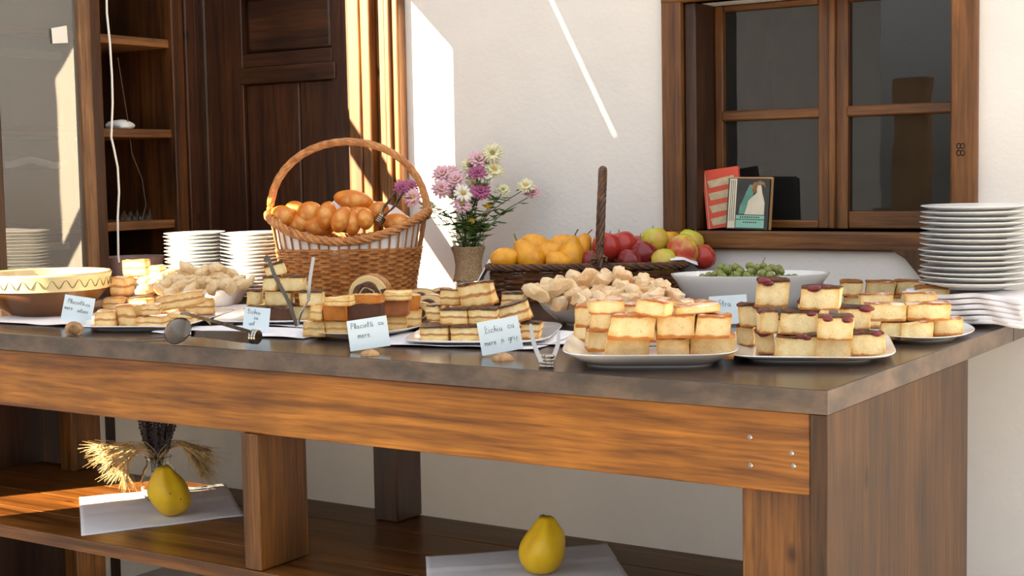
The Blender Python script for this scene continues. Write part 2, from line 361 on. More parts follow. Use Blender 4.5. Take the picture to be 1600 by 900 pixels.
b.prism([(g0[0],g0[1]+gp),(g1[0],g1[1]+gp),(g1[0],7),(g0[0],7)], -XP, -XP+.006, Matrix(((0,-1,0,0),(1,0,0,0),(0,0,1,0),(0,0,0,1))))
yz(yo, YW, 0, 2.0)
b.add([(XP-.04,yA,zA),(XP-.04,yB,zB),(XP-.04,yB,7.5),(XP-.04,yA,7.5),(XP,yA,zA),(XP,yB,zB),(XP,yB,7.5),(XP,yA,7.5)], [(0,1,2,3),(7,6,5,4),(0,4,5,1),(1,5,6,2),(2,6,7,3),(3,7,4,0)])
obj('wall_sun_mask', b, M_wall, smooth=False, kind='structure')
q1 = back(wx(570,195), at(570,195,Y=YW).z); q2 = back(wx(690,375), at(690,375,Y=YW).z)
sl2 = (q1[1]-q2[1])/(q1[0]-q2[0]); hh = .035
ya, yb = yo+.003, 1.2; za = q2[1]+sl2*(ya-q2[0]); zb = q2[1]+sl2*(yb-q2[0])
b = MB().add([(XP-.045,ya,za-hh),(XP-.045,yb,zb-hh),(XP-.045,yb,zb+hh),(XP-.045,ya,za+hh),(XP+.0,ya,za-hh),(XP+.0,yb,zb-hh),(XP+.0,yb,zb+hh),(XP+.0,ya,za+hh)], [(0,1,2,3),(7,6,5,4),(0,4,5,1),(1,5,6,2),(2,6,7,3),(3,7,4,0)])
tag(obj('timber_brace', b, M_apron, smooth=False, bevel=.004), 'sloping timber brace across the opening in the added wall', 'beam')

# dim room behind the window
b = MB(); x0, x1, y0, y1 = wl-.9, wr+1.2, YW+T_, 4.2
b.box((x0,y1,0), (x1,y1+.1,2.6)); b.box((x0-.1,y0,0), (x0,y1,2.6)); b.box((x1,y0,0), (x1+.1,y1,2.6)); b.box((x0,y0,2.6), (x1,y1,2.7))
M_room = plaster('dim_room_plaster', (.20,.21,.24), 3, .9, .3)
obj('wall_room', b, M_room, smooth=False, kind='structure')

# window_1: casing, jamb, two sashes
w1 = obj('window_1', MB().box((wl-.062,YW-.022,wb-.005), (wl,YW+.05,wt+.08)), M_win, bevel=.006, kind='structure')
zc = at(1043,388,Y=YW).z
obj('right_casing', MB().box((wr,YW-.022,wb-.005), (wr+.066,YW+.05,wt+.08)), M_win, w1, bevel=.006)
obj('window_sill', MB().box((wl-.062,YW-.026,zc), (wr+.066,YW+.16,wb)), M_winx, w1, bevel=.006)
obj('head_casing', MB().box((wl-.062,YW-.024,wt), (wr+.066,YW+.05,wt+.08)), M_winx, w1, bevel=.006)
YS = YW+.12
jl = at(1117,200,Y=YS).x
b = MB().box((wl,YW+.001,wb), (jl,YS+.03,wt)); obj('left_jamb', b, M_wind, w1, bevel=.004)
obj('right_jamb', MB().box((wr-.012,YW+.05,wb), (wr,YS+.03,wt)), M_wind, w1)
def sx_(px): return at(px,180,Y=YS).x
def sz_(py, px=1200): return at(px,py,Y=YS).z
sashes = [('left', jl, sx_(1298), 1130, 1278), ('right', sx_(1304), wr-.01, 1325, 1487)]
zb_ = wb+.002
for nm, a0, a1, p0, p1 in sashes:
    g0, g1 = sx_(p0), sx_(p1)
    if nm == 'right': g1 = wr-.014
    s = obj('window_sash', MB().box((a0,YS,zb_), (g0,YS+.035,wt-.002)).box((g1,YS,zb_), (a1,YS+.035,wt-.002)), M_win, w1, bevel=.004)
    zt = at(1200,13,Y=YS).z
    z1 = at(1200,344,Y=YS).z if nm == 'left' else at(1400,330,Y=YS).z
    obj('bottom_rail', MB().box((g0,YS+.002,zb_), (g1,YS+.033,z1)), M_winx, s, bevel=.004)
    obj('top_rail', MB().box((g0,YS+.002,zt), (g1,YS+.033,wt-.002)), M_winx, s, bevel=.004)
    zm = at(1200,179,Y=YS).z
    obj('glazing_bar', MB().box((g0-.004,YS-.004,zm-.015), (g1+.004,YS+.034,zm+.015)), M_winx, s, bevel=.005)
    for za_, zb2 in ((z1, zm-.015), (zm+.015, zt)):
        obj('pane', MB().add([(g0,YS+.018,za_),(g1,YS+.018,za_),(g1,YS+.018,zb2),(g0,YS+.018,zb2)], [(0,1,2,3)]), M_pane, s, smooth=False)
obj('meeting_stile', MB().box((sx_(1296),YS-.012,zb_), (sx_(1307),YS+.0,wt-.002)), M_win, w1, bevel=.004)
# carved number on the right casing
b = MB()
for cy in (228, 239):
    for dx in (-3, 3):
        c = at(1501+dx, cy, Y=YW-.022); b.loop([(c.x+.0055*math.cos(a*PI/5), YW-.0225, c.z+.0065*math.sin(a*PI/5)) for a in range(10)], .0012, 4)
obj('carved_mark', b, M_iron, w1)

# brown post and an added dark backdrop, seen only as window reflections
YM = YS+.018
def refl(px, py, Y): P = at(px, py, Y=2*YM-Y); return Vector((P.x, Y, P.z))
M_stove = spotted('brown_post', (.30,.16,.05), (.42,.24,.08), 8, .7); M_dark = spotted('dark_backdrop', (.020,.022,.026), (.04,.042,.05), 5, .8)
Yp = -4.2
a_, c_ = refl(1395,200,Yp), refl(1448,200,Yp)
t = obj('timber_post', MB().box((a_.x,Yp-.12,0), (c_.x,Yp,refl(1420,122,Yp).z)), M_stove, smooth=False, bevel=.01)
tag(t, 'broad brown timber post reflected in the right window panes', 'post')
obj('post_base', MB().box((a_.x-.16,Yp-.3,0), (c_.x+.30,Yp+.02,refl(1420,322,Yp).z)), M_stove, t, smooth=False, bevel=.03)
a_, c_ = refl(1130,200,-9), refl(1306,200,-9)
t = tag(obj('backdrop', MB().box((a_.x,-9.6,0), (c_.x,-9,refl(1200,-60,-9).z)), M_dark, smooth=False), 'added dark barn reflected in the left window panes', 'backdrop')
obj('backdrop_top', MB().prism([(a_.x-.2,refl(1200,-60,-9).z),(c_.x+.2,refl(1200,-60,-9).z),((a_.x+c_.x)/2,refl(1200,-60,-9).z+1.0)], -9.7, -8.9), M_dark, t, smooth=False)

# ------------------------------------------------------------------ door_1 on the back wall
def X_(px): return wx(px,200)
def Z_(py): return at(450,py,Y=YW).z
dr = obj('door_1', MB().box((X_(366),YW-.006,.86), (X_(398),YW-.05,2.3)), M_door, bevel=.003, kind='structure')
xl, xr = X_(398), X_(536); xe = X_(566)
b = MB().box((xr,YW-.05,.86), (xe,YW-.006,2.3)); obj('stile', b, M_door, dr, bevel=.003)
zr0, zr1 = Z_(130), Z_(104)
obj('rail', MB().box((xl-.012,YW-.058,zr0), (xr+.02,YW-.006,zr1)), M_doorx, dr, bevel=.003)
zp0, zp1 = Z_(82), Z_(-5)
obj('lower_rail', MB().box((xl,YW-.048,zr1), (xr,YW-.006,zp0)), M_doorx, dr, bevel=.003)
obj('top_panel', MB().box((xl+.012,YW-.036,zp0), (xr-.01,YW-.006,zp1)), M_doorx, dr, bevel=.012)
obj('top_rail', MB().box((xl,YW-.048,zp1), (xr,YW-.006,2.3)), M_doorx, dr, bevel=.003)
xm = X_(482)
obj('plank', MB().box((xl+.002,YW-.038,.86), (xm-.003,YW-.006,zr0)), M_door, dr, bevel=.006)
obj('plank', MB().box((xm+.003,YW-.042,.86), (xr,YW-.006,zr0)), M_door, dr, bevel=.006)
for z in (Z_(75),):
    h = obj('hinge', MB().tube([(X_(362),YW-.060,z-.02),(X_(362),YW-.060,z+.10)], .009, 8).ball((X_(362),YW-.060,z+.11), .011).ball((X_(362),YW-.060,z-.03), .011), M_iron, dr)
# door frame strips left and casing right
def YC_(px): return at(px,200,X=XC).y
fl = obj('trim_1', MB().box((XC-.02,YC_(291),.86), (XC+.012,YC_(306),2.6)), M_door, bevel=.004, kind='structure')
obj('frame_strip', MB().box((XC-.02,YC_(307),.86), (XC+.004,YC_(317),2.6)), M_door, fl, bevel=.005)
obj('frame_strip', MB().box((XC-.02,YC_(319),.86), (XC+.016,YC_(356),2.6)), M_door, fl, bevel=.006)
obj('frame_strip', MB().box((XC-.02,YC_(358),.86), (X_(366),YW-.002,2.6)), M_door, fl, bevel=.006)
fr_ = obj('trim_2', MB().box((X_(566.5),YW-.07,.86), (X_(586),YW,2.4)), M_win, bevel=.006, kind='structure')
obj('frame_strip', MB().box((X_(587),YW-.07,.86), (X_(602),YW,2.4)), M_win, fr_, bevel=.006)
obj('frame_strip', MB().box((X_(602.5),YW-.04,.86), (X_(618),YW,2.4)), M_win, fr_, bevel=.005)
obj('frame_strip', MB().box((X_(618.5),YW-.055,.86), (X_(628),YW,2.4)), M_win, fr_, bevel=.006)
obj('frame_strip', MB().box((X_(628.5),YW-.045,.86), (X_(638),YW,2.4)), M_win, fr_, bevel=.006)

# ------------------------------------------------------------------ glazed cabinet on the left
yP0, yP1 = at(130,300,X=XC).y, at(165,300,X=XC).y; yN = at(276,300,X=XC).y
cb = empty('display_cabinet', 'tall dark wooden cabinet with one glazed door and open shelves, at the left', 'cabinet', (0,0,0))
y0c = .535; D = .36
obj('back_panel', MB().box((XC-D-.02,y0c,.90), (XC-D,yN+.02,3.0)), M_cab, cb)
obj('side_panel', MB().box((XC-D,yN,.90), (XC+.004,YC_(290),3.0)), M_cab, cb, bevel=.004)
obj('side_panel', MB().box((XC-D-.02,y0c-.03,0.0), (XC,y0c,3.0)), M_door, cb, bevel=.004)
for py in (65, 208, 352):
    z = at(230,py,X=XC).z
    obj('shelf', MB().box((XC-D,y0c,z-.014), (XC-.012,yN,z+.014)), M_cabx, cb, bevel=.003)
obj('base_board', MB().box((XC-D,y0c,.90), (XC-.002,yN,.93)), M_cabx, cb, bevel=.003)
ym = yP0+(yP1-yP0)*.52
obj('door_stile', MB().box((XC-.02,yP0,.93), (XC+.012,ym,3.0)), M_post, cb, bevel=.004)
obj('post', MB().box((XC-.03,ym+.003,0.0), (XC+.004,yP1,3.0)), M_door, cb, bevel=.004)
obj('post_edge', MB().box((XC-.03,yP1+.001,.93), (XC-.01,yP1+.014,3.0)), M_post, cb, bevel=.003)
obj('glass_pane', MB().add([(XC-.004,y0c,.93),(XC-.004,yP0,.93),(XC-.004,yP0,3.0),(XC-.004,y0c,3.0)], [(0,1,2,3)]), M_cpane, cb, smooth=False)
obj('glass_pane', MB().add([(XC-.034,y0c,.93),(XC-.034,yP0,.93),(XC-.034,yP0,3.0),(XC-.034,y0c,3.0)], [(0,1,2,3)]), M_cpane, cb, smooth=False)
for py in (84, 210, 387):
    z = at(50,py,X=XC-.06).z; obj('shelf_edge', MB().box((XC-.075,y0c+.01,z-.012), (XC-.06,yP0-.01,z+.012)), M_nap, cb, bevel=.002)
obj('lower_panel', MB().box((XC,y0c,0), (XC+.015,yP0,.90)), M_door, cb, bevel=.004)
# sticker on the glass
p = [at(*q, X=XC+.002) for q in ((80,44),(104,40),(106,67),(82,68))]
st = obj('paper_label', MB().add(p, [(0,3,2,1)]), M_pap, cb, smooth=False, solid=.0006)
# white cable on the post
b = MB().tube([at(x, y, X=XC+.016) for x, y in ((166,-30),(167,20),(172,70),(175,120),(176,160),(174,215),(178,232),(184,262),(186,300),(184,340),(185,400),(186,410))], .0035, 6)
tag(obj('white_cable', b, M_pap), 'thin white cable hanging down beside the cabinet post', 'cable')
b = MB().tube([at(x, y, X=XC-.05) for x, y in ((184,90),(192,140),(200,190),(206,240),(222,280),(228,320),(222,345))], .002, 5)
tag(obj('dark_cable', b, M_legd), 'thin dark wire drooping across the open cabinet shelves', 'cable')
# clutter on the shelves
def crumple(name, n, R, seed, mat, sq=(1,1,.4)):
    r = random.Random(seed); mb = MB(); mb.ball((0,0,0), R, 16, 10, sq)
    mb.v = [tuple(Vector(v)*(1+.45*noise.noise(Vector(v)*(9/R*.12)+Vector((seed,0,0))))) for v in mb.v]; return mb
P = at(190,203,X=XC-.08); zs = at(230,208,X=XC).z+.014
tag(obj('crumpled_cloth', crumple('c', 0, .045, 3, M_pap), M_pap, loc=(P.x,P.y,zs+.012)), 'small crumpled white cloth on the middle open shelf', 'cloth')
z2 = at(230,352,X=XC).z+.014
for i in range(6):
    P = at(194+i*10,337,X=XC-.12)
    tag(obj('glass_bottle', MB().lathe([(.008,0),(.010,.004),(.010,.022),(.005,.028),(.005,.034)], 10), M_glz, loc=(P.x,P.y,z2)), 'tiny clear glass in the row on the lowest open cabinet shelf', 'glass', 'tiny glasses on the lowest open shelf')
zs = at(40,250,X=XC-.1).z-.03
def cl(u, v):
    y = y0c+.03+u*(yP0-y0c-.06); return Vector((XC-.03-.2*v, y, zs+.012+.012*noise.noise(Vector((y*14,v*4,2)))+.01*math.sin(y*40)))
tag(obj('folded_cloth', MB().grid(cl, 30, 8), M_nap, solid=.02), 'white folded cloth behind the cabinet glass', 'cloth')

# ------------------------------------------------------------------ the serving table
tb = empty('serving_table', 'long rustic wooden serving counter with a dark brown worktop', 'table', (0,0,0))
XL = -2.68
obj('worktop', MB().box((XL-.032,0.0,H-.04), (0,YW-.005,H)), M_top, tb, bevel=.0015)
e_ = obj('edge_band', MB().box((XL,-.0025,H-.0395), (.0,0,H-.001)), M_edge, tb, smooth=False)
obj('edge_band', MB().box((0,-.0025,H-.0395), (.0025,YW-.006,H-.001)), M_edge, tb, smooth=False)
obj('edge_seam', MB().box((.0026,at(1582,506,X=0).y,H-.0395), (.0030,at(1582,506,X=0).y+.002,H-.002)), M_iron, tb, smooth=False)
ap = obj('apron', MB().box((XL,.008,.743), (-.032,.05,H-.0405)), M_apron, tb, bevel=.003)
b = MB()
for x, y in ((1172,683),(1237,708),(1240,728),(1173,727)):
    c = at(x, y, Y=.0075); b.lathe([(.0045,0),(.0045,.0015),(.002,.002)], 10, Matrix.Translation((c.x,.0083,c.z)) @ Matrix.Rotation(PI/2, 4, 'X'))
obj('screw', b, M_steel, ap)
obj('back_apron', MB().box((XL,.60,.743), (-.032,.64,H-.0405)), M_apron, tb, bevel=.003)
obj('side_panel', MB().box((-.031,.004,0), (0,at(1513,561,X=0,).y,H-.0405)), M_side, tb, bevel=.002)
obj('side_panel', MB().box((XL-.03,.0,0), (XL-.001,.60,H-.0405)), M_door, tb, bevel=.002)  # left end panel added to block stray sun under the counter
pw = at(1160,800,Y=.03).x
obj('leg', MB().box((pw,.028,0), (-.032,.075,.742)), M_leg, tb, bevel=.003)
obj('leg', MB().box((pw,.50,0), (-.032,.55,.742)), M_leg, tb, bevel=.003)
z0 = .451
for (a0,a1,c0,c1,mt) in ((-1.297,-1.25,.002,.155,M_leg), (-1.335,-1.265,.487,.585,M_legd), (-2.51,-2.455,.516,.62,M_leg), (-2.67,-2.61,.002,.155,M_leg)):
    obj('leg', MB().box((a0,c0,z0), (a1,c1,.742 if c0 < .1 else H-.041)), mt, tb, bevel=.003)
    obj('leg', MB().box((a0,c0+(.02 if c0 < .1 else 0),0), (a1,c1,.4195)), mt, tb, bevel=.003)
xs = (pw-.002)
ys = [-.0, .145, .29, .435, .585]
for i in range(4):
    obj('shelf_board', MB().box((XL+.2 if 0 else XL, ys[i]+.001,.42), (xs,ys[i+1]-.001,.45)), M_shelf, tb, bevel=.002)
for x in (-2.3,):
    obj('shelf_bearer', MB().box((x-.25,.02,.37), (x-.2,.57,.4195)), M_leg, tb, bevel=.003)

# ------------------------------------------------------------------ table-top things
def T(px, py, z=0.0): return at(px, py, Z=H+z)
def block(w, d, h, seed, rnd=.0022, amp=.0030, shear=.16):
    """a cut piece of cake: rounded, slightly crooked, base at z=0"""
    r = random.Random(seed); n = (7, 6, 5); mb = MB(); idx = {}
    o = Vector((r.random()*50, r.random()*50, seed)); sx, sy = r.uniform(-shear, shear), r.uniform(-shear, shear); tp = r.uniform(-.05, .05)
    def vert(i, j, k):
        if (i, j, k) in idx: return idx[(i, j, k)]
        p = Vector((w*(i/n[0]-.5), d*(j/n[1]-.5), h*(k/n[2]-.5)))
        q = Vector((max(-w/2+rnd, min(w/2-rnd, p.x)), max(-d/2+rnd, min(d/2-rnd, p.y)), max(-h/2+rnd, min(h/2-rnd, p.z))))
        e = p-q
        if e.length > 1e-7: p = q + e.normalized()*rnd
        t = k/n[2]
        f = noise.noise_vector(p*26+o)*amp*1.2 + noise.noise_vector(p*150+o)*amp*.45
        if k == 0: f.z *= .15
        if k == n[2]: f.z *= 1.5
        p = p + f; p.x += sx*h*(t-.5); p.y += sy*h*(t-.5); p.z += tp*p.x*t
        idx[(i, j, k)] = len(mb.v); mb.v.append((p.x, p.y, p.z+h/2)); return idx[(i, j, k)]
    for i in range(n[0]):
        for j in range(n[1]):
            mb.f.append((vert(i,j,0), vert(i,j+1,0), vert(i+1,j+1,0), vert(i+1,j,0))); mb.f.append((vert(i,j,n[2]), vert(i+1,j,n[2]), vert(i+1,j+1,n[2]), vert(i,j+1,n[2])))
    for i in range(n[0]):
        for k in range(n[2]):
            mb.f.append((vert(i,0,k), vert(i+1,0,k), vert(i+1,0,k+1), vert(i,0,k+1))); mb.f.append((vert(i,n[1],k), vert(i,n[1],k+1), vert(i+1,n[1],k+1), vert(i+1,n[1],k)))
    for j in range(n[1]):
        for k in range(n[2]):
            mb.f.append((vert(0,j,k), vert(0,j,k+1), vert(0,j+1,k+1), vert(0,j+1,k))); mb.f.append((vert(n[0],j,k), vert(n[0],j+1,k), vert(n[0],j+1,k+1), vert(n[0],j,k+1)))
    return mb
SEED = [100]
def put(px, py, z, w, d, h, rot, mat, label, cat, group, name='cake_square', tilt=0, extra=None, ypitch=0):
    """front-face centre seen at (px,py); base of the piece z above the worktop"""
    SEED[0] += 1; rot += random.Random(SEED[0]).uniform(-3.5, 3.5)
    c = at(px, py, Z=H+z+h/2); R = math.radians(rot)
    x, y = c.x - math.sin(R)*d/2, c.y + math.cos(R)*d/2
    o = obj(name, block(w, d, h, SEED[0]), mat, loc=(x, y, H+z), rot=(math.radians(ypitch), math.radians(tilt), R))
    tag(o, label, cat, group)
    if extra: extra(o, w, d, h, SEED[0])
    return o
def glaze(mat, part='glaze'):
    def f(o, w, d, h, s):
        g = block(w*1.01, d*1.01, .006, s, .0025, .0025, 0); obj(part, MB().add([(x, y, z+h-.0035) for x, y, z in g.v], g.f), mat, o)
    return f
def cherries(o, w, d, h, s):
    r = random.Random(s)
    g = block(w*.96, d*.96, .004, s, .0018, .003, 0); obj('browned_top', MB().add([(x, y, z+h-.0028) for x, y, z in g.v], g.f), M_choc, o)
    for i in range(r.randint(2, 3)):
        fx = r.uniform(-.4, .4)*w; fy = r.choice((-.5, -.44, -.2, .1))*d
        c = Vector((fx, fy, h*r.uniform(.86, .98))); mb = MB().ball((0,0,0), .0095*r.uniform(.8, 1.2), 10, 8, (1.25, .7, .62))
        mb.v = [tuple(Vector(v)*(1+.25*noise.noise(Vector(v)*90+Vector((s,i,0))))+c) for v in mb.v]; obj('cherry', mb, M_cherry, o)
# plates
def plate_round(R, h=.018): return MB().lathe([(R*.62,0),(R*.63,.003),(R*.70,.005),(R*.98,h-.002),(R,h),(R*.985,h+.001),(R*.70,.009),(R*.62,.0065),(.001,.0065)], 64)
def plate_sq(a, b_, h=.018, p=5): return MB().lathe([(.72,0),(.73,.003),(.78,.005),(.985,h-.003),(1,h-.0005),(.99,h+.001),(.96,h),(.78,.0095),(.70,.0075),(.001,.0075)], 72, sx=a, sy=b_, pw=p)
def plate(name, label, px, py, mb, rot=0, z=0.0, cat='plate', group=None, mat=None):
    c = T(px, py); o = obj(name, mb, mat or M_wht, loc=(c.x, c.y, H+z), rot=(0,0,math.radians(rot))); return tag(o, label, cat, group)
# napkins
def napkin(cx, cy, w, d, rot, label, seed, z=H+.0006, amp=.004, mat=None, thick=.0012, group=None, name='cloth_napkin', fold=None):
    def fn(u, v):
        x, y = (u-.5)*w, (v-.5)*d
        q = noise.noise(Vector((x*9+seed, y*9, seed)))*.5+.5; e = min(1, 8*min(u, 1-u, v, 1-v)+.15)
        zz = max(0, q-.25)*amp*(1.4-e*.9)
        if fold and v > .46: zz += .0022
        return Vector((x, y, zz))
    o = obj(name, MB().grid(fn, 34, 24), mat or M_nap, solid=thick, loc=(cx, cy, z), rot=(0,0,math.radians(rot)))
    return tag(o, label, 'napkin', group)
A_ = math.radians
def nap_px(px, py, w, d, rot, label, seed, **k):
    c = T(px, py); return napkin(c.x, c.y, w, d, rot, label, seed, **k)
nap_px(95, 500, .34, .26, 4, 'white cloth napkin under the large brown bowl at the left end', 1, amp=.010)
nap_px(385, 520, .42, .16, 8, 'white cloth napkin in front of the chocolate-topped cubes, under the tongs', 2, amp=.008)
nap_px(490, 505, .30, .22, 12, 'white cloth napkin between the layered pastries and the tongs', 9, amp=.007)
nap_px(725, 535, .40, .22, 12, 'white cloth napkin under the plate of layered slices', 3, amp=.012)
nap_px(915, 532, .30, .24, 8, 'white cloth napkin between the cookie bowl and the apple sponge plate', 4, amp=.014)
nap_px(1145, 548, .24, .20, 24, 'white cloth napkin between the two front sponge plates', 6, amp=.014)
nap_px(620, 508, .34, .2, 14, 'white cloth napkin under the oval plate of filled pastries', 7, amp=.010)
nap_px(320, 485, .36, .26, 14, 'white cloth napkin under the oblong dish of crescents', 8, amp=.008)

# ---- A: front right plate of apple sponge
RA = 28
PL_ = plate('serving_plate', 'white square plate of golden apple sponge, front right of the worktop', 1030, 553, plate_sq(.150,.112,.030), RA)
def fit(plate_o, objs, rot, mx=.020, my=.018, k=.93):
    """centre and size a plate under the pieces that stand on it"""
    R = A_(rot); ca, sa = math.cos(R), math.sin(R); xs = []; ys = []
    for o in objs:
        bb = [Matrix.Rotation(o.rotation_euler.z, 4, 'Z') @ Vector(v.co) for v in o.data.vertices]
        for v in bb:
            x, y = o.location.x+v.x, o.location.y+v.y; xs.append(x*ca+y*sa); ys.append(-x*sa+y*ca)
    x0, x1, y0, y1 = min(xs)-mx, max(xs)+mx, min(ys)-my, max(ys)+my
    px = [v.co.x for v in plate_o.data.vertices]; py = [v.co.y for v in plate_o.data.vertices]
    fx, fy = (x1-x0)/(max(px)-min(px)), (y1-y0)/(max(py)-min(py))
    for v in plate_o.data.vertices: v.co.x *= fx; v.co.y *= fy
    cx, cy = (x0+x1)/2, (y0+y1)/2; plate_o.location.x = cx*ca-cy*sa; plate_o.location.y = cx*sa+cy*ca
def run(rows, mat, h, rot, desc, cat, group, z0, place, name='cake_square', extra=None):
    out = []
    for row in rows:
        rn, pcs = row
        for k, q in enumerate(pcs):
            px, py, w, d, L = q[:5]; o = q[5] if len(q) > 5 else {}
            n = len(pcs); pos = {1: 'the only one'}.get(n, ('leftmost' if k == 0 else 'rightmost' if k == n-1 else ORD[k]+' from left'))
            lab = f"{o.get('desc', desc)}, {pos} in the {rn}, {place}"
            r_ = put(px, py, z0+L*(h+.0005), w, d, o.get('h', h), rot+o.get('r', 0), o.get('m', mat), lab, cat, group, name, o.get('t', 0), o.get('x', extra), o.get('yp', 0))
            if L == 0: out.append(r_)
    return out
G = 'apple sponge squares on the front right plate'
fit_ = run([('bottom front row', [(980,546,.080,.060,0,{'t':0}), (1050,546,.056,.060,0), (1114,543,.080,.060,0)]),
     ('bottom row along the left side', [(934,533,.038,.07,0,{'r':4}), (912,518,.036,.07,0)]),
     ('bottom back row', [(1010,519,.07,.06,0), (1085,517,.07,.06,0)]),
     ('middle front row', [(987,513,.080,.058,1,{'r':-1}), (1056,511,.068,.058,1,{'r':2}), (1115,511,.062,.058,1,{'r':-1})]),
     ('middle row along the left side', [(938,500,.036,.055,1), (912,495,.034,.055,1)]),
     ('middle back row', [(1000,493,.075,.06,1), (1085,491,.08,.06,1)]),
     ('top layer', [(949,480,.060,.045,2,{'r':6,'h':.028}), (1014,482,.056,.045,2,{'r':-24,'h':.030,'t':6}), (1092,484,.080,.04,2,{'r':12,'h':.016,'t':-4}), (1060,478,.05,.04,2,{'r':-6,'h':.018})])],
    M_cakeA, .0435, RA, 'golden apple sponge square', 'cake', G, .0150, 'front right plate')
fit(PL_, fit_, RA, .008, .030)
# ---- B: cherry sponge plate
RB = 22
PL_ = plate('serving_plate', 'white square plate of cherry sponge squares, nearest the worktop corner', 1268, 545, plate_sq(.142,.130,.018), RB)
G = 'cherry sponge squares'
fit_ = run([('bottom front row', [(1246,544,.076,.055,0), (1303,546,.062,.055,0), (1356,539,.060,.055,0,{'r':3})]),
     ('bottom row along the left side', [(1197,536,.034,.06,0,{'r':6}), (1164,525,.034,.06,0), ]),
     ('bottom back row', [(1240,515,.07,.06,0), (1310,512,.07,.06,0)]),
     ('middle front row', [(1249,505,.070,.055,1,{'r':-2}), (1306,514,.062,.048,1,{'r':2})]),
     ('middle row along the left side', [(1203,504,.034,.05,1,{'r':10}), (1174,494,.045,.05,1,{'r':5})]),
     ('middle back row', [(1336,498,.058,.05,1), (1270,486,.06,.055,1)]),
     ('top layer', [(1208,459,.060,.052,2,{'r':4,'h':.052}), (1281,467,.072,.050,2,{'r':-4})])],
    M_cakeB, .043, RB, 'cherry-topped sponge square', 'cake', G, .0085, 'cherry plate', extra=cherries)
fit(PL_, fit_, RB)
# ---- C: dusted sponge plate behind
RC = 24
PL_ = plate('serving_plate', 'white oval plate of sugar-dusted sponge behind the cherry plate', 1412, 518, MB().lathe([(.70,0),(.71,.003),(.78,.005),(.985,.014),(1,.016),(.99,.017),(.78,.009),(.70,.0075),(.001,.0075)], 64, sx=.155, sy=.125), RC)
plate('serving_plate', 'white plate whose rim shows behind the dusted sponge plate, by the napkins', 1470, 493, plate_round(.125,.014), 0)
G = 'dusted sponge squares at the right end'
fit_ = run([('bottom front row', [(1393,517,.042,.055,0), (1433,518,.064,.055,0,{'r':3}), (1482,511,.062,.055,0,{'r':12})]),
     ('bottom back row', [(1375,500,.07,.06,0), (1440,497,.07,.06,0), (1470,492,.05,.05,0)]),
     ('middle front row', [(1386,489,.078,.060,1,{'r':0}), (1452,488,.085,.060,1,{'r':2})]),
     ('middle back row', [(1370,472,.07,.05,1), (1440,470,.07,.05,1)])],
    M_cakeC, .036, RC, 'sugar-dusted sponge square', 'cake', G, .0085, 'oval plate at the right')
fit(PL_, fit_, RC)
run([('back row', [(1330,452,.050,.05,1,{'h':.034}), (1378,452,.066,.05,1,{'h':.036}), (1422,451,.062,.05,1,{'h':.036,'r':3}), (1456,462,.074,.05,1,{'h':.034,'r':-6})]),
     ('lowest row', [(1511,484,.075,.05,0,{'h':.040,'r':4}),(1340,478,.06,.05,0),(1400,478,.06,.05,0),(1455,478,.06,.05,0)])],
    M_cakeC, .040, RC, 'brown-topped sponge square', 'cake', 'brown-topped sponge squares behind', .0085, 'behind the oval plate', extra=glaze(M_caram, 'browned_top'))

# ---- D: layered slices pyramid
RD = 25
PL_ = plate('serving_plate', 'white square plate of layered slices in front of the cookie bowl', 748, 527, plate_sq(.135,.115,.014), RD)
G = 'layered slices with dark glaze'
gz = glaze(M_choc)
fit_ = run([('bottom front row', [(679,523,.060,.05,0), (726,523,.060,.05,0), (778,523,.060,.05,0), (828,518,.042,.05,0)]),
     ('bottom back row', [(690,505,.05,.05,0), (740,503,.06,.05,0), (800,500,.06,.05,0)]),
     ('middle front row', [(709,496,.060,.05,1,{'r':-2}), (754,496,.060,.05,1,{'r':2}), (806,490,.064,.05,1,{'t':-16,'h':.042})]),
     ('middle back row', [(676,490,.03,.05,1), (725,478,.055,.05,1), (800,470,.055,.05,1)]),
     ('top layer', [(703,466,.042,.045,2), (745,462,.070,.05,2,{'t':-9,'h':.050,'r':-3})])],
    M_cakeD, .034, RD, 'layered cream slice', 'cake', G, .0085, 'layered slice plate', extra=gz)
fit(PL_, fit_, RD)
# ---- E: filled pastries + cocoa fronts
RE = 24
PL_ = plate('serving_plate', 'white oval plate of filled pastries behind the second card', 560, 513, MB().lathe([(.70,0),(.71,.003),(.78,.005),(.985,.016),(1,.018),(.99,.019),(.78,.009),(.70,.0075),(.001,.0075)], 64, sx=.150, sy=.112), RE)
G = 'filled pastry pieces on the oval plate'
fit_ = run([('bottom front row', [(490,514,.052,.05,0), (526,514,.050,.05,0), (570,514,.060,.05,0), (615,506,.056,.05,0,{'r':10}), (646,499,.040,.05,0,{'r':14})]),
     ('bottom back row', [(520,497,.05,.05,0), (570,495,.06,.05,0), (620,488,.05,.05,0)])],
    M_cakeE, .036, RE, 'cream-filled pastry piece', 'pastry', G, .0085, 'oval pastry plate')
fit(PL_, fit_, RE)
run([('middle row', [(494,489,.028,.05,1), (523,489,.052,.05,1,{'m':M_cakeO,'desc':'orange-brown pastry square'}), (569,487,.072,.05,1,{'m':M_cakeK,'desc':'dark cocoa pastry square','h':.040}), (616,482,.062,.05,1,{'m':M_cakeR,'desc':'reddish cinnamon pastry square','r':6}), (645,474,.032,.05,1,{'m':M_cakeO,'r':10,'desc':'small orange-edged pastry square'})]),
     ('top row', [(526,472,.056,.045,2,{'h':.020}), (570,468,.066,.045,2,{'h':.020,'m':M_cakeO}), (620,463,.060,.045,2,{'h':.020,'r':8})])],
    M_cakeE, .036, RE, 'pale pastry square', 'pastry', G, .0085, 'oval pastry plate')
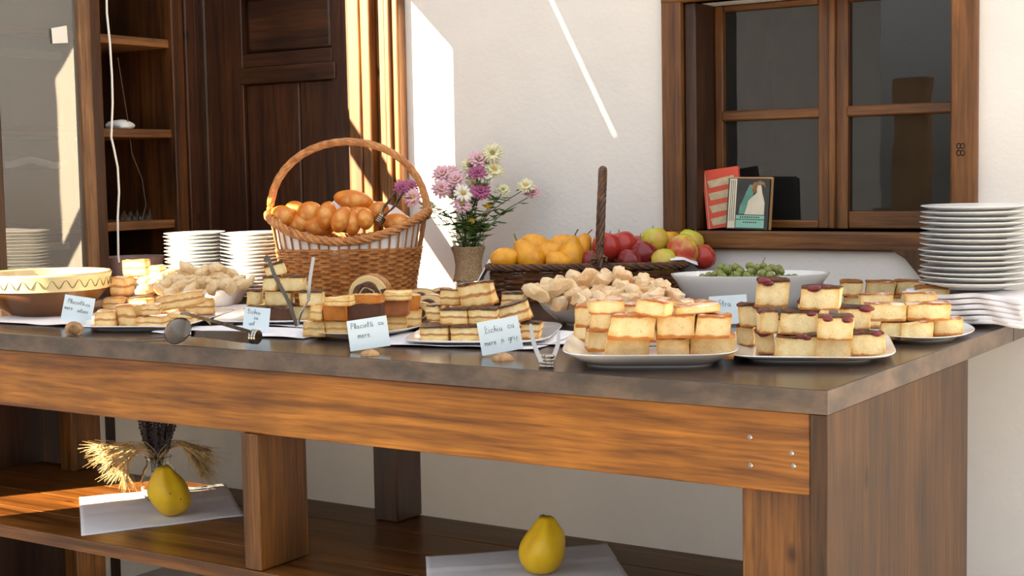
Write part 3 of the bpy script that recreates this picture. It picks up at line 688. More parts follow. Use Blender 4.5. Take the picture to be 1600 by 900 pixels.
# ---- F: tall plate of cubes
RF = 28
PL_ = plate('serving_plate', 'white square plate of cream cubes under the leaning tongs', 435, 500, plate_sq(.125,.105,.014), RF)
G = 'chocolate-topped cream cubes'
fit_ = run([('bottom front row', [(397,493,.05,.05,0), (434,492,.05,.05,0,{'m':M_cakeK,'desc':'dark chocolate cube'}), (468,489,.050,.05,0), (495,484,.04,.05,0)]),
     ('bottom back row', [(400,476,.05,.05,0), (440,474,.05,.05,0), (485,472,.05,.05,0)]),
     ('middle front row', [(396,466,.036,.05,1,{'r':8}), (433,467,.062,.05,1), (485,467,.056,.05,1,{'r':4})]),
     ('upper row', [(420,444,.036,.045,2,{'r':-8}), (457,444,.060,.045,2,{'r':4})]),
     ('very top', [(432,422,.048,.04,3,{'r':10,'t':-14,'h':.030})])],
    M_cakeF, .0355, RF, 'chocolate-topped cream cube', 'cake', G, .0085, 'tall cube plate', extra=glaze(M_choc))
fit(PL_, fit_, RF)
# ---- G: front-left folded pastries
RG = 26
PL_ = plate('serving_plate', 'white square plate of sugared apple pastries beside the large bowl', 240, 510, plate_sq(.155,.105,.016), RG)
G = 'sugared apple pastries'
fit_ = run([('front row', [(163,500,.050,.055,0,{'r':8,'h':.040}), (198,495,.052,.055,0,{'h':.052,'r':-10}), (234,505,.064,.055,0,{'h':.026}), (280,498,.060,.05,0,{'h':.026})]),
     ('back row', [(215,480,.05,.05,0,{'h':.040}), (262,478,.06,.05,0,{'h':.040}), (312,480,.070,.05,0,{'h':.040,'r':12})]),
     ('top layer', [(235,485,.042,.045,1,{'h':.024,'r':14}), (283,470,.115,.045,1,{'h':.036,'r':16,'t':-9})])],
    M_cakeG, .030, RG, 'sugared apple pastry', 'pastry', G, .0085, 'pastry plate at the left')
fit(PL_, fit_, RG)
# ---- H: sunlit pastry behind
RH = 26
PL_ = plate('serving_plate', 'white plate of pastry cubes behind the large bowl, in sunlight', 212, 477, plate_round(.115,.014), 0)
G = 'sunlit pastry cubes'
fit_ = run([('bottom front row', [(176,475,.055,.055,0,{'h':.034}), (212,474,.05,.055,0,{'h':.034}), (243,470,.045,.055,0,{'h':.034})]),
     ('middle row', [(184,448,.046,.06,1,{'h':.050}), (214,446,.056,.055,1,{'h':.040}), (244,450,.04,.05,1,{'h':.034})]),
     ('top row', [(209,419,.068,.05,2,{'h':.046,'r':4}), (242,424,.036,.045,2,{'h':.03})])],
    M_cakeG, .036, RH, 'sunlit pastry cube', 'pastry', G, .0085, 'plate behind the large bowl')
fit(PL_, fit_, RH)

# ---- swirl rolls between basket and plates
c = T(600, 494)
plate('serving_plate', 'white oval plate of swirled nut roll slices before the bread basket', 615, 490, MB().lathe([(.7,0),(.78,.005),(1,.014),(.99,.015),(.7,.0075),(.001,.0075)], 48, sx=.16, sy=.085), 24)
def swirl(px, py, R, th, rz, tilt, label, ell=1.0, z=None):
    mt_c, mt_n = M_cakeE, M_choc
    p = at(px, py, Z=H+.016+R) if z is None else at(px, py, Z=z)
    t = empty('nut_roll_slice', label, 'cake', (p.x, p.y, H+.008 if z is None else z-R), A_(rz), 'swirled nut roll slices')
    Mx = Matrix.Translation((0,0,R)) @ Matrix.Rotation(A_(tilt), 4, 'Y') @ Matrix.Rotation(PI/2, 4, 'X')
    obj('crumb', MB().lathe([(R*.9*1,-th/2),(R,-th/2+.004),(R,th/2-.004),(R*.93,th/2),(.001,th/2)], 28, Mx, sx=ell, sy=1), M_swc, t)
    b = MB(); pts = []
    for i in range(60):
        a = i/60*2.1*2*PI; q = R*(.12+.72*i/60); pts.append(Mx @ Vector((q*ell*math.cos(a), q*math.sin(a), th/2+.0004)))
    b.tube(pts, [R*.09+R*.07*abs(math.sin(i*.5)) for i in range(60)], 6); obj('nut_filling', b, mt_n, t)
    b = MB().lathe([(R*1.0,-th/2+.003),(R*1.025,-th/2+.006),(R*1.025,th/2-.005),(R*1.0,th/2-.002)], 28, Mx, sx=ell, sy=1); b.f = b.f[:-2]
    obj('crust', b, M_caram, t)
M_swc = spotted('roll_crumb', (.74,.56,.28), (.62,.44,.20), 40, .8, (.35,.65), .5, .002)
swirl(579, 456, .052, .05, 24, 0, 'large round nut roll slice with a dark swirl, standing at the left')
for i, (px, py, R, el, rz, lb) in enumerate([(630,470,.028,1.7,38,'long nut roll slice lying beside the round one'), (655,462,.027,1.8,34,'long nut roll slice at the back, against the bread basket'), (672,474,.030,1.5,20,'nut roll slice at the right, next to the layered slices'), (652,484,.026,1.6,26,'lowest nut roll slice, above the oval pastry plate'), (690,458,.024,1.7,26,'rear nut roll slice near the flower vase')]):
    swirl(px, py, R, .04, rz, -6, lb, el)

# ---- cookies
def crescent(L, R, bend, seed, amp=.25):
    n = 14; pts = []; rad = []
    for i in range(n+1):
        u = i/n; a = (u-.5)*bend; pts.append((L/bend*math.sin(a), L/bend*(1-math.cos(a)), 0)); rad.append(R*max(.12, math.sin(PI*(.06+.88*u))**.6))
    mb = MB().tube(pts, rad, 12)
    mb.v = [tuple(Vector(v)+noise.noise_vector(Vector(v)*70+Vector((seed,0,0)))*R*amp) for v in mb.v]; return mb
cres = [crescent(.060,.0135,1.5,i,.42) for i in range(4)]
knots = []
for i in range(5):
    mb = crescent(.050+.006*(i%3),.0155,1.9,i+9,.6); r = random.Random(i)
    for k in range(3): mb.ball((r.uniform(-.02,.02), r.uniform(-.006,.012), r.uniform(.0,.012)), r.uniform(.009,.014), 10, 7)
    mb.v = [tuple(Vector(v)+noise.noise_vector(Vector(v)*110+Vector((i,5,0)))*.004) for v in mb.v]; knots.append(mb)
MESH = {}
def inst(key, name, mb, mat, loc, rot, scale=1):
    if key not in MESH:
        o = obj(name, mb, mat); MESH[key] = o.data
    else:
        o = bpy.data.objects.new(name, MESH[key]); COL.objects.link(o)
    o.location = loc; o.rotation_euler = rot; o.scale = (scale,)*3; return o
# round cookie bowl
cb0 = T(950, 505)
bowl1 = obj('serving_bowl', MB().lathe([(.55,0),(.56,.004),(.70,.012),(.86,.040),(.93,.060),(1.0,.062),(1.01,.068),(.985,.070),(.92,.066),(.84,.040),(.66,.018),(.001,.014)], 72, sx=.180, sy=.125, pw=2.6), M_wht, loc=(cb0.x, cb0.y, H), rot=(0,0,A_(28)))
tag(bowl1, 'white bowl of knobbly dusted cookies in the middle of the worktop', 'bowl')
def pile(key, meshes, mat, pts, zfun, labelf, group, cat='cookie', name='crescent_cookie', sc_r=(.9,1.15), seed=1):
    r = random.Random(seed)
    for k, q in enumerate(pts):
        px, py, z = q[:3]; c = at(px, py, Z=H+z)
        o = inst(f'{key}{k%len(meshes)}', name, meshes[k % len(meshes)], mat, c, (r.uniform(-.5,.5), r.uniform(-.5,.5), A_(28)+r.uniform(-1.3,1.3)), r.uniform(*sc_r))
        tag(o, labelf(k, q), cat, group)
pts = []
for row, (y, z, xs_) in enumerate([(466,.070,(868,900,930,962,995,1030,1052)), (456,.082,(842,872,905,940,975,1008,1036)), (447,.094,(870,912,945,982,1010)), (438,.108,(915,948,975)), (474,.060,(880,915,950,990,1025))]):
    for i, x in enumerate(xs_): pts.append((x, y, z, row, i, len(xs_)))
RN = ['second row from the front','middle row','upper row','crown of the heap','front row']
def lf(desc, place):
    def f(k, q):
        row, i, n = q[3:6]; return f"{desc}, {'leftmost' if i == 0 else 'rightmost' if i == n-1 else ORD[i]+' from left'} in the {RN[row]}, {place}"
    return f
pile('knot', knots, M_cook, pts, None, lf('knobbly dusted cookie', 'round cookie bowl'), 'knobbly cookies in the round bowl', name='cookie', sc_r=(1.15,1.45))
P = at(868, 449, Z=H+.098); tag(inst('cres0','crescent_cookie',cres[0],M_cook2,P,(.1,-.35,A_(30)),1.35), 'smooth pale crescent at the upper left of the round cookie bowl', 'cookie')
P = at(838, 458, Z=H+.088); tag(inst('cres1','crescent_cookie',cres[1],M_cook2,P,(.1,.5,A_(40)),1.2), 'smooth pale crescent on the left rim of the round cookie bowl', 'cookie')
# oblong dish of crescents
cd0 = T(298, 478)
dish = obj('serving_dish', MB().lathe([(.74,0),(.75,.003),(.80,.008),(.97,.066),(1.0,.070),(1.0,.074),(.975,.075),(.95,.070),(.78,.012),(.001,.010)], 72, sx=.165, sy=.110, pw=6), M_wht, loc=(cd0.x, cd0.y, H), rot=(0,0,A_(26)))
tag(dish, 'white oblong dish heaped with pale crescent cookies at the left', 'dish')
pts = []
for row, (y, z, xs_) in enumerate([(445,.078,(238,262,288,312,338,362,380)), (438,.088,(228,252,276,300,326,350,374)), (430,.098,(262,288,312,338,362)), (423,.110,(300,322,345)), (452,.070,(225,250,275,300,330,360))]):
    for i, x in enumerate(xs_): pts.append((x, y, z, row, i, len(xs_)))
pile('cresb', cres, M_cook2, pts, None, lf('pale sugared crescent', 'oblong dish'), 'crescents in the oblong dish', seed=4, sc_r=(1.0,1.3))

# ---- big brown bowl at the left
cbw = T(72, 492)
bw = empty('earthenware_bowl', 'large brown earthenware bowl with a cream zigzag rim, at the left end', 'bowl', (cbw.x, cbw.y, H))
RB_ = .172
obj('body', MB().lathe([(.085,0),(.092,.004),(.135,.035),(.160,.066),(.163,.070),(.158,.070),(.13,.036),(.085,.010),(.001,.008)], 64), M_brown, bw)
obj('rim_band', MB().lathe([(.163,.0702),(RB_-.002,.072),(RB_+.001,.100),(RB_+.004,.112),(RB_,.117),(RB_-.008,.114),(.158,.0702)], 64), M_cream, bw)
b = MB(); N = 30
b.loop([((RB_+.0005)*math.cos(i/(N*8)*2*PI), (RB_+.0005)*math.sin(i/(N*8)*2*PI), .091+.0105*math.sin(i/8*2*PI)) for i in range(N*8)], .0011, 5)
obj('zigzag_line', b, M_olive, bw)
cb2 = T(140, 458)
b2 = tag(obj('serving_bowl', MB().lathe([(.05,0),(.09,.06),(.10,.105),(.104,.112),(.098,.11),(.08,.05),(.001,.01)], 48), spotted('mauve_bowl', (.40,.26,.22), (.50,.34,.30), 12, .3), loc=(cb2.x+.06, cb2.y+.13, H)), 'mauve-brown bowl just showing behind the big earthenware bowl', 'bowl')

# ---- grape bowl
cg = T(1172, 492)
gb = obj('serving_bowl', MB().lathe([(.50,0),(.51,.004),(.62,.010),(.82,.045),(.94,.085),(1.0,.100),(1.0,.103),(.975,.103),(.91,.085),(.78,.046),(.55,.014),(.001,.012)], 72, sx=.193, sy=.120), M_wht, loc=(cg.x, cg.y, H), rot=(0,0,A_(27)))
tag(gb, 'white oval bowl of green grapes in front of the window', 'bowl')
r = random.Random(12); gpos = []
ax = Vector((math.cos(A_(27)), math.sin(A_(27)), 0)); ay = Vector((-ax.y, ax.x, 0))
tries = 0
while len(gpos) < 92 and tries < 9000:
    tries += 1
    u = r.uniform(-.150, .118); v = r.uniform(-.07, .055); top = .102 + .022*max(0, 1-((u+.01)/.12)**2)*max(0, 1-(v/.07)**2) - .012*(abs(u)>.08)
    z = r.uniform(.076, top); p = Vector((cg.x, cg.y, H)) + ax*u + ay*v + Vector((0,0,z))
    if (u/.150)**2+(v/.085)**2 > 1: continue
    if all((p-q).length > .0178 for q in gpos): gpos.append(p)
gm = MB().ball((0,0,0), .0098, 14, 10, (1,1,1.08))
for p in gpos:
    o = inst('grape', 'grape', gm, M_grape, p, (r.random()*3, r.random()*3, 0), r.uniform(.9, 1.1)); tag(o, 'round green grape in the heap inside the white oval bowl', 'grape', 'green grapes in the oval bowl')
for k, (px, py) in enumerate([(1194,402), (1148,411)]):
    c = at(px, py, Z=H+.14-.012*k); tag(obj('vine_twig', MB().tube([c+Vector((.003,0,0)), c-Vector((.004,0,.012)), c-Vector((.002,0,.032))], [.0008,.0012,.0016], 5), M_gstem), ('long' if k == 0 else 'short')+' bare twig sticking up from the grapes', 'twig')

# ---- plate stacks
def stack(px, py, Y, n, R, dz, desc, group, jit, seed, base_z=None):
    r = random.Random(seed); c = at(px, py, Y=Y); z = base_z if base_z is not None else c.z
    prof = [(R*.55,0),(R*.57,.0025),(R*.66,.004),(R*.97,dz*1.15),(R,dz*1.28),(R*.985,dz*1.4),(R*.66,.0085),(R*.55,.006),(.001,.006)]
    mb = MB().lathe(prof, 56)
    for k in range(n):
        kk = n-1-k
        wd = 'topmost' if kk == 0 else 'lowest' if k == 0 else f'{ORD[kk]} from the top' if kk < 9 else f'{ORD[k]} from the bottom'
        o = inst(f'st{group}', 'dinner_plate' if R > .1 else 'dessert_plate', mb, M_plate, (c.x+r.uniform(-jit,jit), c.y+r.uniform(-jit,jit), z+k*dz), (r.uniform(-.012,.012), r.uniform(-.012,.012), 0))
        tag(o, f'{desc}, {wd}', 'plate', group)
cR = at(1522, 450, Y=1.10)
stack(1522, 450, 1.10, 15, .121, .0122, 'white plate in the tall stack by the window', 'plates in the right-hand stack', .003, 3)
# napkin pile below the stack
def scallop_pile(cx, cy, w, d, z, n, th, rot, label, mat, group, seed):
    for k in range(n):
        def fn(u, v, k=k):
            x, y = (u-.5)*w, (v-.5)*d
            x += .004*math.sin(v*26+k*1.3)*(1 if u in (0,1) else .2); y += .004*math.sin(u*26+k)*(1 if v in (0,1) else .2)
            return Vector((x, y, .0045*math.sin(u*9+.2*k+seed)*(v < .5)+.003*math.sin(v*7+u*5)))
        o = obj('folded_napkin', MB().grid(fn, 30, 16), mat, solid=th*.86, loc=(cx, cy, z+k*th+.004*(k == 0)), rot=(0,0,A_(rot)))
        tag(o, f"{label}, {'topmost' if k == n-1 else 'lowest' if k == 0 else ORD[k]+' from the bottom'}", 'napkin', group)
scallop_pile(cR.x, cR.y, .26, .20, H+.004, 6, .0118, 0, 'thick white folded cloth beneath the tall plate stack', M_nap, 'folded cloths under the plates', 1)
cN = T(1605, 500)
scallop_pile(cN.x+.045, cN.y-.07, .14, .10, H+.004, 5, .008, 25, 'cream paper napkin in the pile at the right edge', M_pap, 'cream paper napkins', 4)
for j, (px, nm, Ys, R_s) in enumerate(((306,'left',.90,.091),(393,'right',.96,.088))):
    zt_ = at(px, 362, Y=Ys).z
    stack(px, 428, Ys, 18, R_s, (zt_-H-.006)/18, f'small white plate, {nm} of two stacks beside the basket', f'small plates, {nm} stack', .002, 8+j, H+.0005)

# ---- cards
GL = {'P': [[(0,0),(.1,1)],[(.0,.85),(.25,1.05),(.5,.9),(.45,.6),(.1,.5)]], 'l': [[(0,0),(.05,.5),(.12,1.0),(.2,.9),(.1,.2),(.2,0)]],
 'a': [[(.35,.45),(.1,.5),(0,.2),(.12,0),(.32,.1),(.37,.5),(.38,.1),(.5,0)]], 'c': [[(.35,.42),(.15,.5),(0,.25),(.12,0),(.4,.08)]],
 'i': [[(0,.5),(.03,.08),(.15,0)],[(.0,.75),(.03,.8)]], 'n': [[(0,0),(.03,.5),(.05,.3),(.2,.5),(.3,.4),(.32,.0)]], 't': [[(.1,1.0),(.08,.1),(.2,0)],[(-.08,.6),(.3,.65)]],
 'u': [[(0,.5),(.03,.1),(.18,0),(.3,.15),(.33,.5),(.34,.1),(.45,0)]], 'm': [[(0,0),(.03,.5),(.05,.3),(.15,.5),(.23,.4),(.25,0),(.26,.35),(.38,.5),(.45,.4),(.47,0)]],
 'e': [[(.02,.25),(.3,.3),(.25,.5),(.1,.48),(0,.2),(.12,0),(.35,.08)]], 'r': [[(0,0),(.03,.5),(.06,.32),(.18,.5),(.3,.45)]], 'L': [[(.3,1.1),(.05,.9),(.05,.6),(.4,.75),(.15,.35),(.0,.0),(.5,.05)]],
 'h': [[(0,0),(.08,1),(.04,.2),(.2,.5),(.3,.35),(.34,0)]], 's': [[(.3,.5),(.05,.42),(.28,.18),(.0,0)]], 'g': [[(.35,.45),(.1,.5),(0,.2),(.12,0),(.35,.15),(.37,.5),(.32,-.4),(.05,-.35)]],
 'S': [[(.5,1),(.15,1.05),(.1,.7),(.45,.45),(.3,.05),(.0,.1)]], '.': [[(.05,0),(.1,.03)]], ' ': [], 'z': [[(0,.5),(.3,.5),(0,0),(.35,.02)]],
 'ă': [[(.35,.45),(.1,.5),(0,.2),(.12,0),(.32,.1),(.37,.5),(.38,.1),(.5,0)],[(.0,.78),(.15,.68),(.33,.8)]], 'ș': [[(.3,.5),(.05,.42),(.28,.18),(.0,0)],[(.12,-.2),(.08,-.35)]], ',': [[(.05,0),(0,-.2)]]}
def write(lines, parent, M, mat, yy=-.0009):
    b = MB()
    for txt, x, z, s, sl_ in lines:
        cx = x
        for ch in txt:
            g = GL[ch]; wdt = max([p[0] for st_ in g for p in st_], default=.3)
            for st_ in g:
                b.tube([(cx+p[0]*s, yy, z+p[1]*s+(cx-x)*sl_) for p in st_], .00042, 4)
            cx += (wdt+.14)*s
    return obj('handwriting', b, mat, parent)
def card(px, py, w, h, roll, lines, label, lean=14, turn=0, mat=M_ink, z=.002):
    """px,py = middle of the lower edge on the worktop"""
    c = at(px, py, Z=H+z); rz = A_(30+turn)
    o = obj('name_card', MB().box((-w/2,-.0004,0), (w/2,.0004,h)), M_card, smooth=False, loc=(c.x, c.y, c.z+abs(math.sin(A_(roll)))*w/2), rot=(0,0,0))
    o.rotation_mode = 'QUATERNION'
    o.rotation_quaternion = (Matrix.Rotation(rz, 4, 'Z') @ Matrix.Rotation(A_(-lean), 4, 'X') @ Matrix.Rotation(A_(roll), 4, 'Y')).to_quaternion()
    tag(o, label, 'card'); write(lines, o, None, mat); return o
def walnut(px, py, label, mode, s=1.0, rz=0):
    c = T(px, py); t = empty('walnut_half', label, 'walnut', (c.x, c.y, H), A_(30+rz))
    b = MB(); vs = []
    R = .0185*s
    if mode == 'open':     # cut face towards the viewer
        b.ball((0,0,0), R, 24, 12, (1.1,.75,.95)); b.v = [(x, max(y,-.002)+noise.noise(Vector((x,y,z))*160)*.0012, max(-R*.6, z)+R*.6) for x, y, z in b.v]
        obj('shell', b, M_wal, t)
        k = MB().ball((0,0,0), R*.62, 18, 10, (1.1,.5,.85)); k.v = [(x+noise.noise(Vector((x,y,z))*200)*.002, y-.002, max(-R*.55,z)+R*.58+noise.noise(Vector((x,z,y))*230)*.003) for x, y, z in k.v]
        obj('kernel', k, M_walk, t)
    else:
        b.ball((0,0,0), R, 24, 12, (1.15,.9,.7)); b.v = [(x+noise.noise(Vector((x,y,z))*140)*.002, y, max(0, z)+noise.noise(Vector((z,y,x))*160)*.0018*(z > 0)) for x, y, z in b.v]
        obj('shell', b, M_wal, t)
card(118, 508, .078, .066, 9, [('Placintă', -.028,.046,.011,-.02), ('cu', .018,.044,.011,0), ('mere', -.034,.030,.011,0), ('intens', 0,.026,.011,0)], 'pale blue card leaning on the big brown bowl', 12, 0)
walnut(116, 523, 'open walnut half holding the card by the big bowl', 'open', 1.1)
card(399, 520, .062, .056, 5, [('Lichiu', -.022,.041,.011,-.05), ('cu', -.006,.028,.010,0), ('unt', -.016,.014,.010,0)], 'pale blue card standing before the cream cube plate', 8, -4)
card(579, 549, .083, .062, -8, [('Placintă', -.034,.044,.012,0), ('cu', .023,.045,.011,0), ('mere.', -.022,.024,.013,0)], 'pale blue card before the oval pastry plate', 8, -2)
walnut(578, 555, 'closed walnut half at the foot of the pastry card', 'closed', .9)
card(786, 556, .082, .066, -10, [('Lichiu', -.028,.042,.013,0), ('cu', .018,.044,.013,0), ('mere', -.032,.018,.012,0), ('și', .000,.020,.011,0), ('griș', .015,.020,.012,0)], 'pale blue card before the layered slice plate', 8, -2)
walnut(786, 562, 'closed walnut half at the foot of the layered slice card', 'closed', 1.0)
card(1140, 508, .086, .066, -3, [('Stra', -.022,.042,.014,-.06)], 'pale blue card half hidden between the two sponge plates', 8, 0, M_blueink)

# ---- tongs
def arc(pts, n=8):
    """smooth polyline through points"""
    pts = [Vector(p) for p in pts]; out = []
    for i in range(len(pts)-1):
        p0, p1, p2, p3 = pts[max(i-1,0)], pts[i], pts[i+1], pts[min(i+2,len(pts)-1)]
        for k in range(n):
            t = k/n; out.append(.5*((2*p1)+(p2-p0)*t+(2*p0-5*p1+4*p2-p3)*t*t+(3*p1-p0-3*p2+p3)*t**3))
    out.append(pts[-1]); return out
def strip(b, pts, w, th=.0012, side=Vector((0,0,1))):
    pts = [Vector(p) for p in pts]; w = w if isinstance(w, list) else [w]*len(pts); vs = []; n = len(pts)
    for i in range(n):
        t = (pts[min(i+1,n-1)]-pts[max(i-1,0)]).normalized(); s_ = (side - t*side.dot(t)).normalized(); q = t.cross(s_)
        for a, c in ((-1,-1),(1,-1),(1,1),(-1,1)): vs.append(pts[i]+s_*a*w[i]/2+q*c*th/2)
    fs = [(i*4+j, i*4+(j+1)%4, (i+1)*4+(j+1)%4, (i+1)*4+j) for i in range(n-1) for j in range(4)]+[(3,2,1,0),((n-1)*4,(n-1)*4+1,(n-1)*4+2,(n-1)*4+3)]
    return b.add(vs, fs)
# serving tongs with a spoon head, front left
t = empty('serving_tongs', 'steel serving tongs with a spoon-shaped end lying before the apple pastries', 'tongs', T(398,530))
inv = Matrix.Translation(-T(398,530))
def L(p): return inv @ p
z1 = .022
e0, e1 = T(396,528,z1), T(300,521,z1+.006)
b = MB(); strip(b, arc([L(e0), L(T(350,524,z1+.004)), L(e1)]), [.024,.024,.024,.023,.023,.022,.021,.020,.019,.018,.017,.016,.015,.014,.014,.014,.014], .008); obj('handle', b, M_dsteel, t, bevel=.001)
hd = T(278,517,z1+.010); sd = (T(250,513,z1)-T(300,519,z1)).normalized()
Ms = Matrix.Translation(L(hd)) @ Matrix.Rotation(math.atan2(-sd.y, -sd.x), 4, 'Z') @ Matrix.Rotation(A_(242), 4, 'X')
b = MB().ball((0,0,0), 1, 28, 16, (.048,.031,.015), Matrix.Identity(4)); b.v = [tuple(Ms @ Vector((x, y, z if z < .002 else .002))) for x, y, z in b.v]
obj('spoon_head', b, M_dsteel, t)
b = MB(); strip(b, arc([L(T(392,519,z1+.014)), L(T(345,505,z1+.02)), L(T(315,497,z1+.02)), L(T(285,488,z1+.02))]), .008, .002); strip(b, arc([L(T(330,508,z1+.012)), L(T(322,500,z1+.016)), L(T(300,492,z1+.018)), L(T(282,490,z1+.016))]), .005, .002); obj('fork_arm', b, M_dsteel, t)
b = MB()
ax_ = (e0-e1).normalized()
for k in range(3):
    c = L(e0)+ax_*(.006*k-.002)+Vector((0,0,.003)); q = ax_.to_track_quat('Z','Y').to_matrix().to_4x4()
    b.lathe([(.0155,-.0026),(.0178,0),(.0155,.0026)], 24, Matrix.Translation(c) @ q, sx=1.0, sy=.9)
obj('hinge_band', b, M_steel, t)
# slim knife-like arm on the worktop at the left
b = MB(); strip(b, [T(165,531,.003), T(205,531,.003), T(262,527,.004)], [.004,.006,.008], .002, side=Vector((0,1,0)))
tag(obj('pastry_knife', b, M_dsteel), 'slim steel blade lying flat at the worktop edge before the apple pastries', 'knife')
# upright tongs between card and front plate
c0 = T(854, 574); t = empty('serving_tongs', 'steel tongs standing on the worktop edge between the card and the sponge plate', 'tongs', c0)
inv = Matrix.Translation(-c0); b = MB()
vd = Vector((fw.x, fw.y, 0)).normalized()
for k in range(4): b.lathe([(.0125,.0062*k+.001),(.0148,.0062*k+.003),(.0125,.0062*k+.0055)], 28, sx=1.15, sy=.8, rotz=0)
obj('hinge_band', b, M_steel, t)
for k, (px, py, px2, py2) in enumerate(((846,566,829,506), (863,562,873,516))):
    p0 = at(px, py, Z=H+.015); 
    dpt = (p0-CAM).length*1.0; 
    p1 = CAM + (fw + RT*((px2-800)/FPX) + UP*((450-py2)/FPX))*((p0-CAM).dot(fw)+.03)
    b = MB(); strip(b, arc([L(p0), L((p0+p1)/2)+RT*(-.004 if k == 0 else .004), L(p1)]), [.008]*9+[.0075,.007,.007,.0065,.006,.006,.005,.003], .0012, side=RT if k else vd.cross(Vector((0,0,1))))
    obj('arm', b, M_steel, t, smooth=False)
# tongs leaning on the cube plate
c0 = T(464, 512); t = empty('serving_tongs', 'beige-lit tongs leaning against the pile of cream cubes', 'tongs', c0); inv = Matrix.Translation(-c0)
def dp(px, py, d): return CAM + (fw + RT*((px-800)/FPX) + UP*((450-py)/FPX))*d
dd = (c0-CAM).dot(fw)
b = MB(); strip(b, arc([L(dp(464,510,dd)), L(dp(450,470,dd+.0)), L(dp(430,432,dd+.0)), L(dp(418,402,dd+.0)), L(dp(414,410,dd))]), .009, .0022, side=RT); obj('arm', b, M_dsteel, t)
b = MB(); strip(b, arc([L(dp(482,470,dd-.01)), L(dp(484,440,dd-.01)), L(dp(490,402,dd-.0))]), .008, .0018, side=RT); obj('arm', b, M_steel, t)
obj('hinge', MB().tube([L(dp(464,512,dd)), L(dp(470,490,dd-.01)), L(dp(482,468,dd-.01))], .003, 6), M_steel, t)

# ------------------------------------------------------------------ wicker
def se(a, th, p=2.0):
    c, s = math.cos(th), math.sin(th); k = 1.0 if p == 2 else (abs(c)**p+abs(s)**p)**(-1/p); return c*k*a[0], s*k*a[1]
def wicker_body(t, ab_fn, p, z_rows, rw, nst, e, zrim, m_w, m_s, stake_r=.0022):
    b = MB()
    for k, z in enumerate(z_rows):
        pts = []; a0 = ab_fn(z); n = nst*2
        for i in range(n):
            th = 2*PI*i/n; off = e*(1 if (i//1+k*1) % 4 in (0,1) else -1)*1.0
            off = e*math.cos(PI*(i+ (k % 2)*2)/2.0 + PI/4)*1.3
            x, y = se((a0[0]+off, a0[1]+off), th, p); pts.append((x, y, z+.0007*math.sin(i*2.1+k)))
        b.loop(pts, rw, 5)
    obj('weave', b, m_w, t)
    b = MB()
    for i in range(nst):
        th = 2*PI*(i+.25)/nst; zt = zrim(th); pts = []
        for q in range(7):
            z = zt*q/6; x, y = se(ab_fn(z), th, p); pts.append((x, y, z))
        b.tube(pts, stake_r, 5)
    obj('stakes', b, m_s, t)
def braid(fn, n, R, rad, strands, twist, mat, name, parent, closed=True):
    b = MB()
    for s in range(strands):
        pts = []
        for i in range(n if closed else n+1):
            u = i/n; p = Vector(fn(u)); q = Vector(fn(u+.002)) if u < .998 or closed else Vector(fn(u)); 
            tn = (Vector(fn(u+.002))-Vector(fn(u-.002))).normalized(); up = Vector((0,0,1)); a = (up-tn*up.dot(tn))
            if a.length < .1: a = Vector((1,0,0))-tn*tn.x
            a.normalize(); w = tn.cross(a); ph = 2*PI*(s/strands+twist*u); pts.append(p+(a*math.cos(ph)+w*math.sin(ph))*R)
        (b.loop if closed else b.tube)(pts, rad, 6) if closed else b.tube(pts, rad, 6)
    return obj(name, b, mat, parent)
# bread basket
cB = T(548, 469)
BK = empty('bread_basket', 'large light wicker basket of bread rolls with a tall arched handle', 'basket', (cB.x, cB.y, H), A_(30))
HB = .125
def abB(z): u = z/.25; return (.180+.046*u, .112+.030*u)
def rimB(th):  # high at the two ends, low at the front and back
    return .176+.078*abs(math.cos(th))**2.2
bz = [.006+i*.0076 for i in range(20)]
wicker_body(BK, abB, 2.3, bz, .0040, 46, .0034, rimB, M_wick, M_stake, .0028)
obj('bottom', MB().lathe([(1,0),(1,.006),(.001,.006)], 40, sx=.178, sy=.110, pw=2.3), M_wick, BK)
def rimf(u): th = 2*PI*u; z = rimB(th); a = abB(z); x, y = se((a[0]+.004, a[1]+.004), th, 2.3); return (x, y, z)
braid(rimf, 220, .0075, .0058, 4, 16, M_wick, 'rim', BK)
def hB(u):
    a = PI*u; return (-.228*math.cos(a), 0, .245+.212*max(0,math.sin(a))**.9)
braid(hB, 70, .0055, .0062, 5, 4, M_wick, 'handle', BK, closed=False)
for sgn in (-1, 1):
    braid(lambda u: (sgn*(.230), .014*math.cos(2*PI*u)*.9, .250+.013*math.sin(2*PI*u)), 24, .004, .004, 3, 3, M_wick, 'handle_lashing', BK)
# lining cloth
def lin(u, v):
    th = 2*PI*u; z = .12+.085*v; a = abB(z); k = 1-.045-.02*math.sin(9*th+v); x, y = se((a[0]*k, a[1]*k), th, 2.3)
    zz = .115+(rimB(th)-.115+.004*math.sin(11*th))*min(1, v*1.02); return Vector((x, y, zz))
o = obj('lining_cloth', MB().grid(lin, 90, 10), M_lin, solid=.0015, loc=(cB.x, cB.y, H), rot=(0,0,A_(30))); tag(o, 'white cloth lining the bread basket', 'cloth')
def dp(px, py, d): return CAM + (fw + RT*((px-800)/FPX) + UP*((450-py)/FPX))*d
dB = (Vector((cB.x, cB.y, H+.2))-CAM).dot(fw)
def clo(u, v):
    p = dp(512+130*u, 345-(40*v)*math.sin(PI*min(1,.25+u*.75)), dB+.02+.06*v); return p+Vector((0,0,.008*math.sin(u*11+v*5)))
o = obj('draped_cloth', MB().grid(clo, 24, 8), M_lin, solid=.0015); tag(o, 'white cloth bunched up behind the rolls in the bread basket', 'cloth')
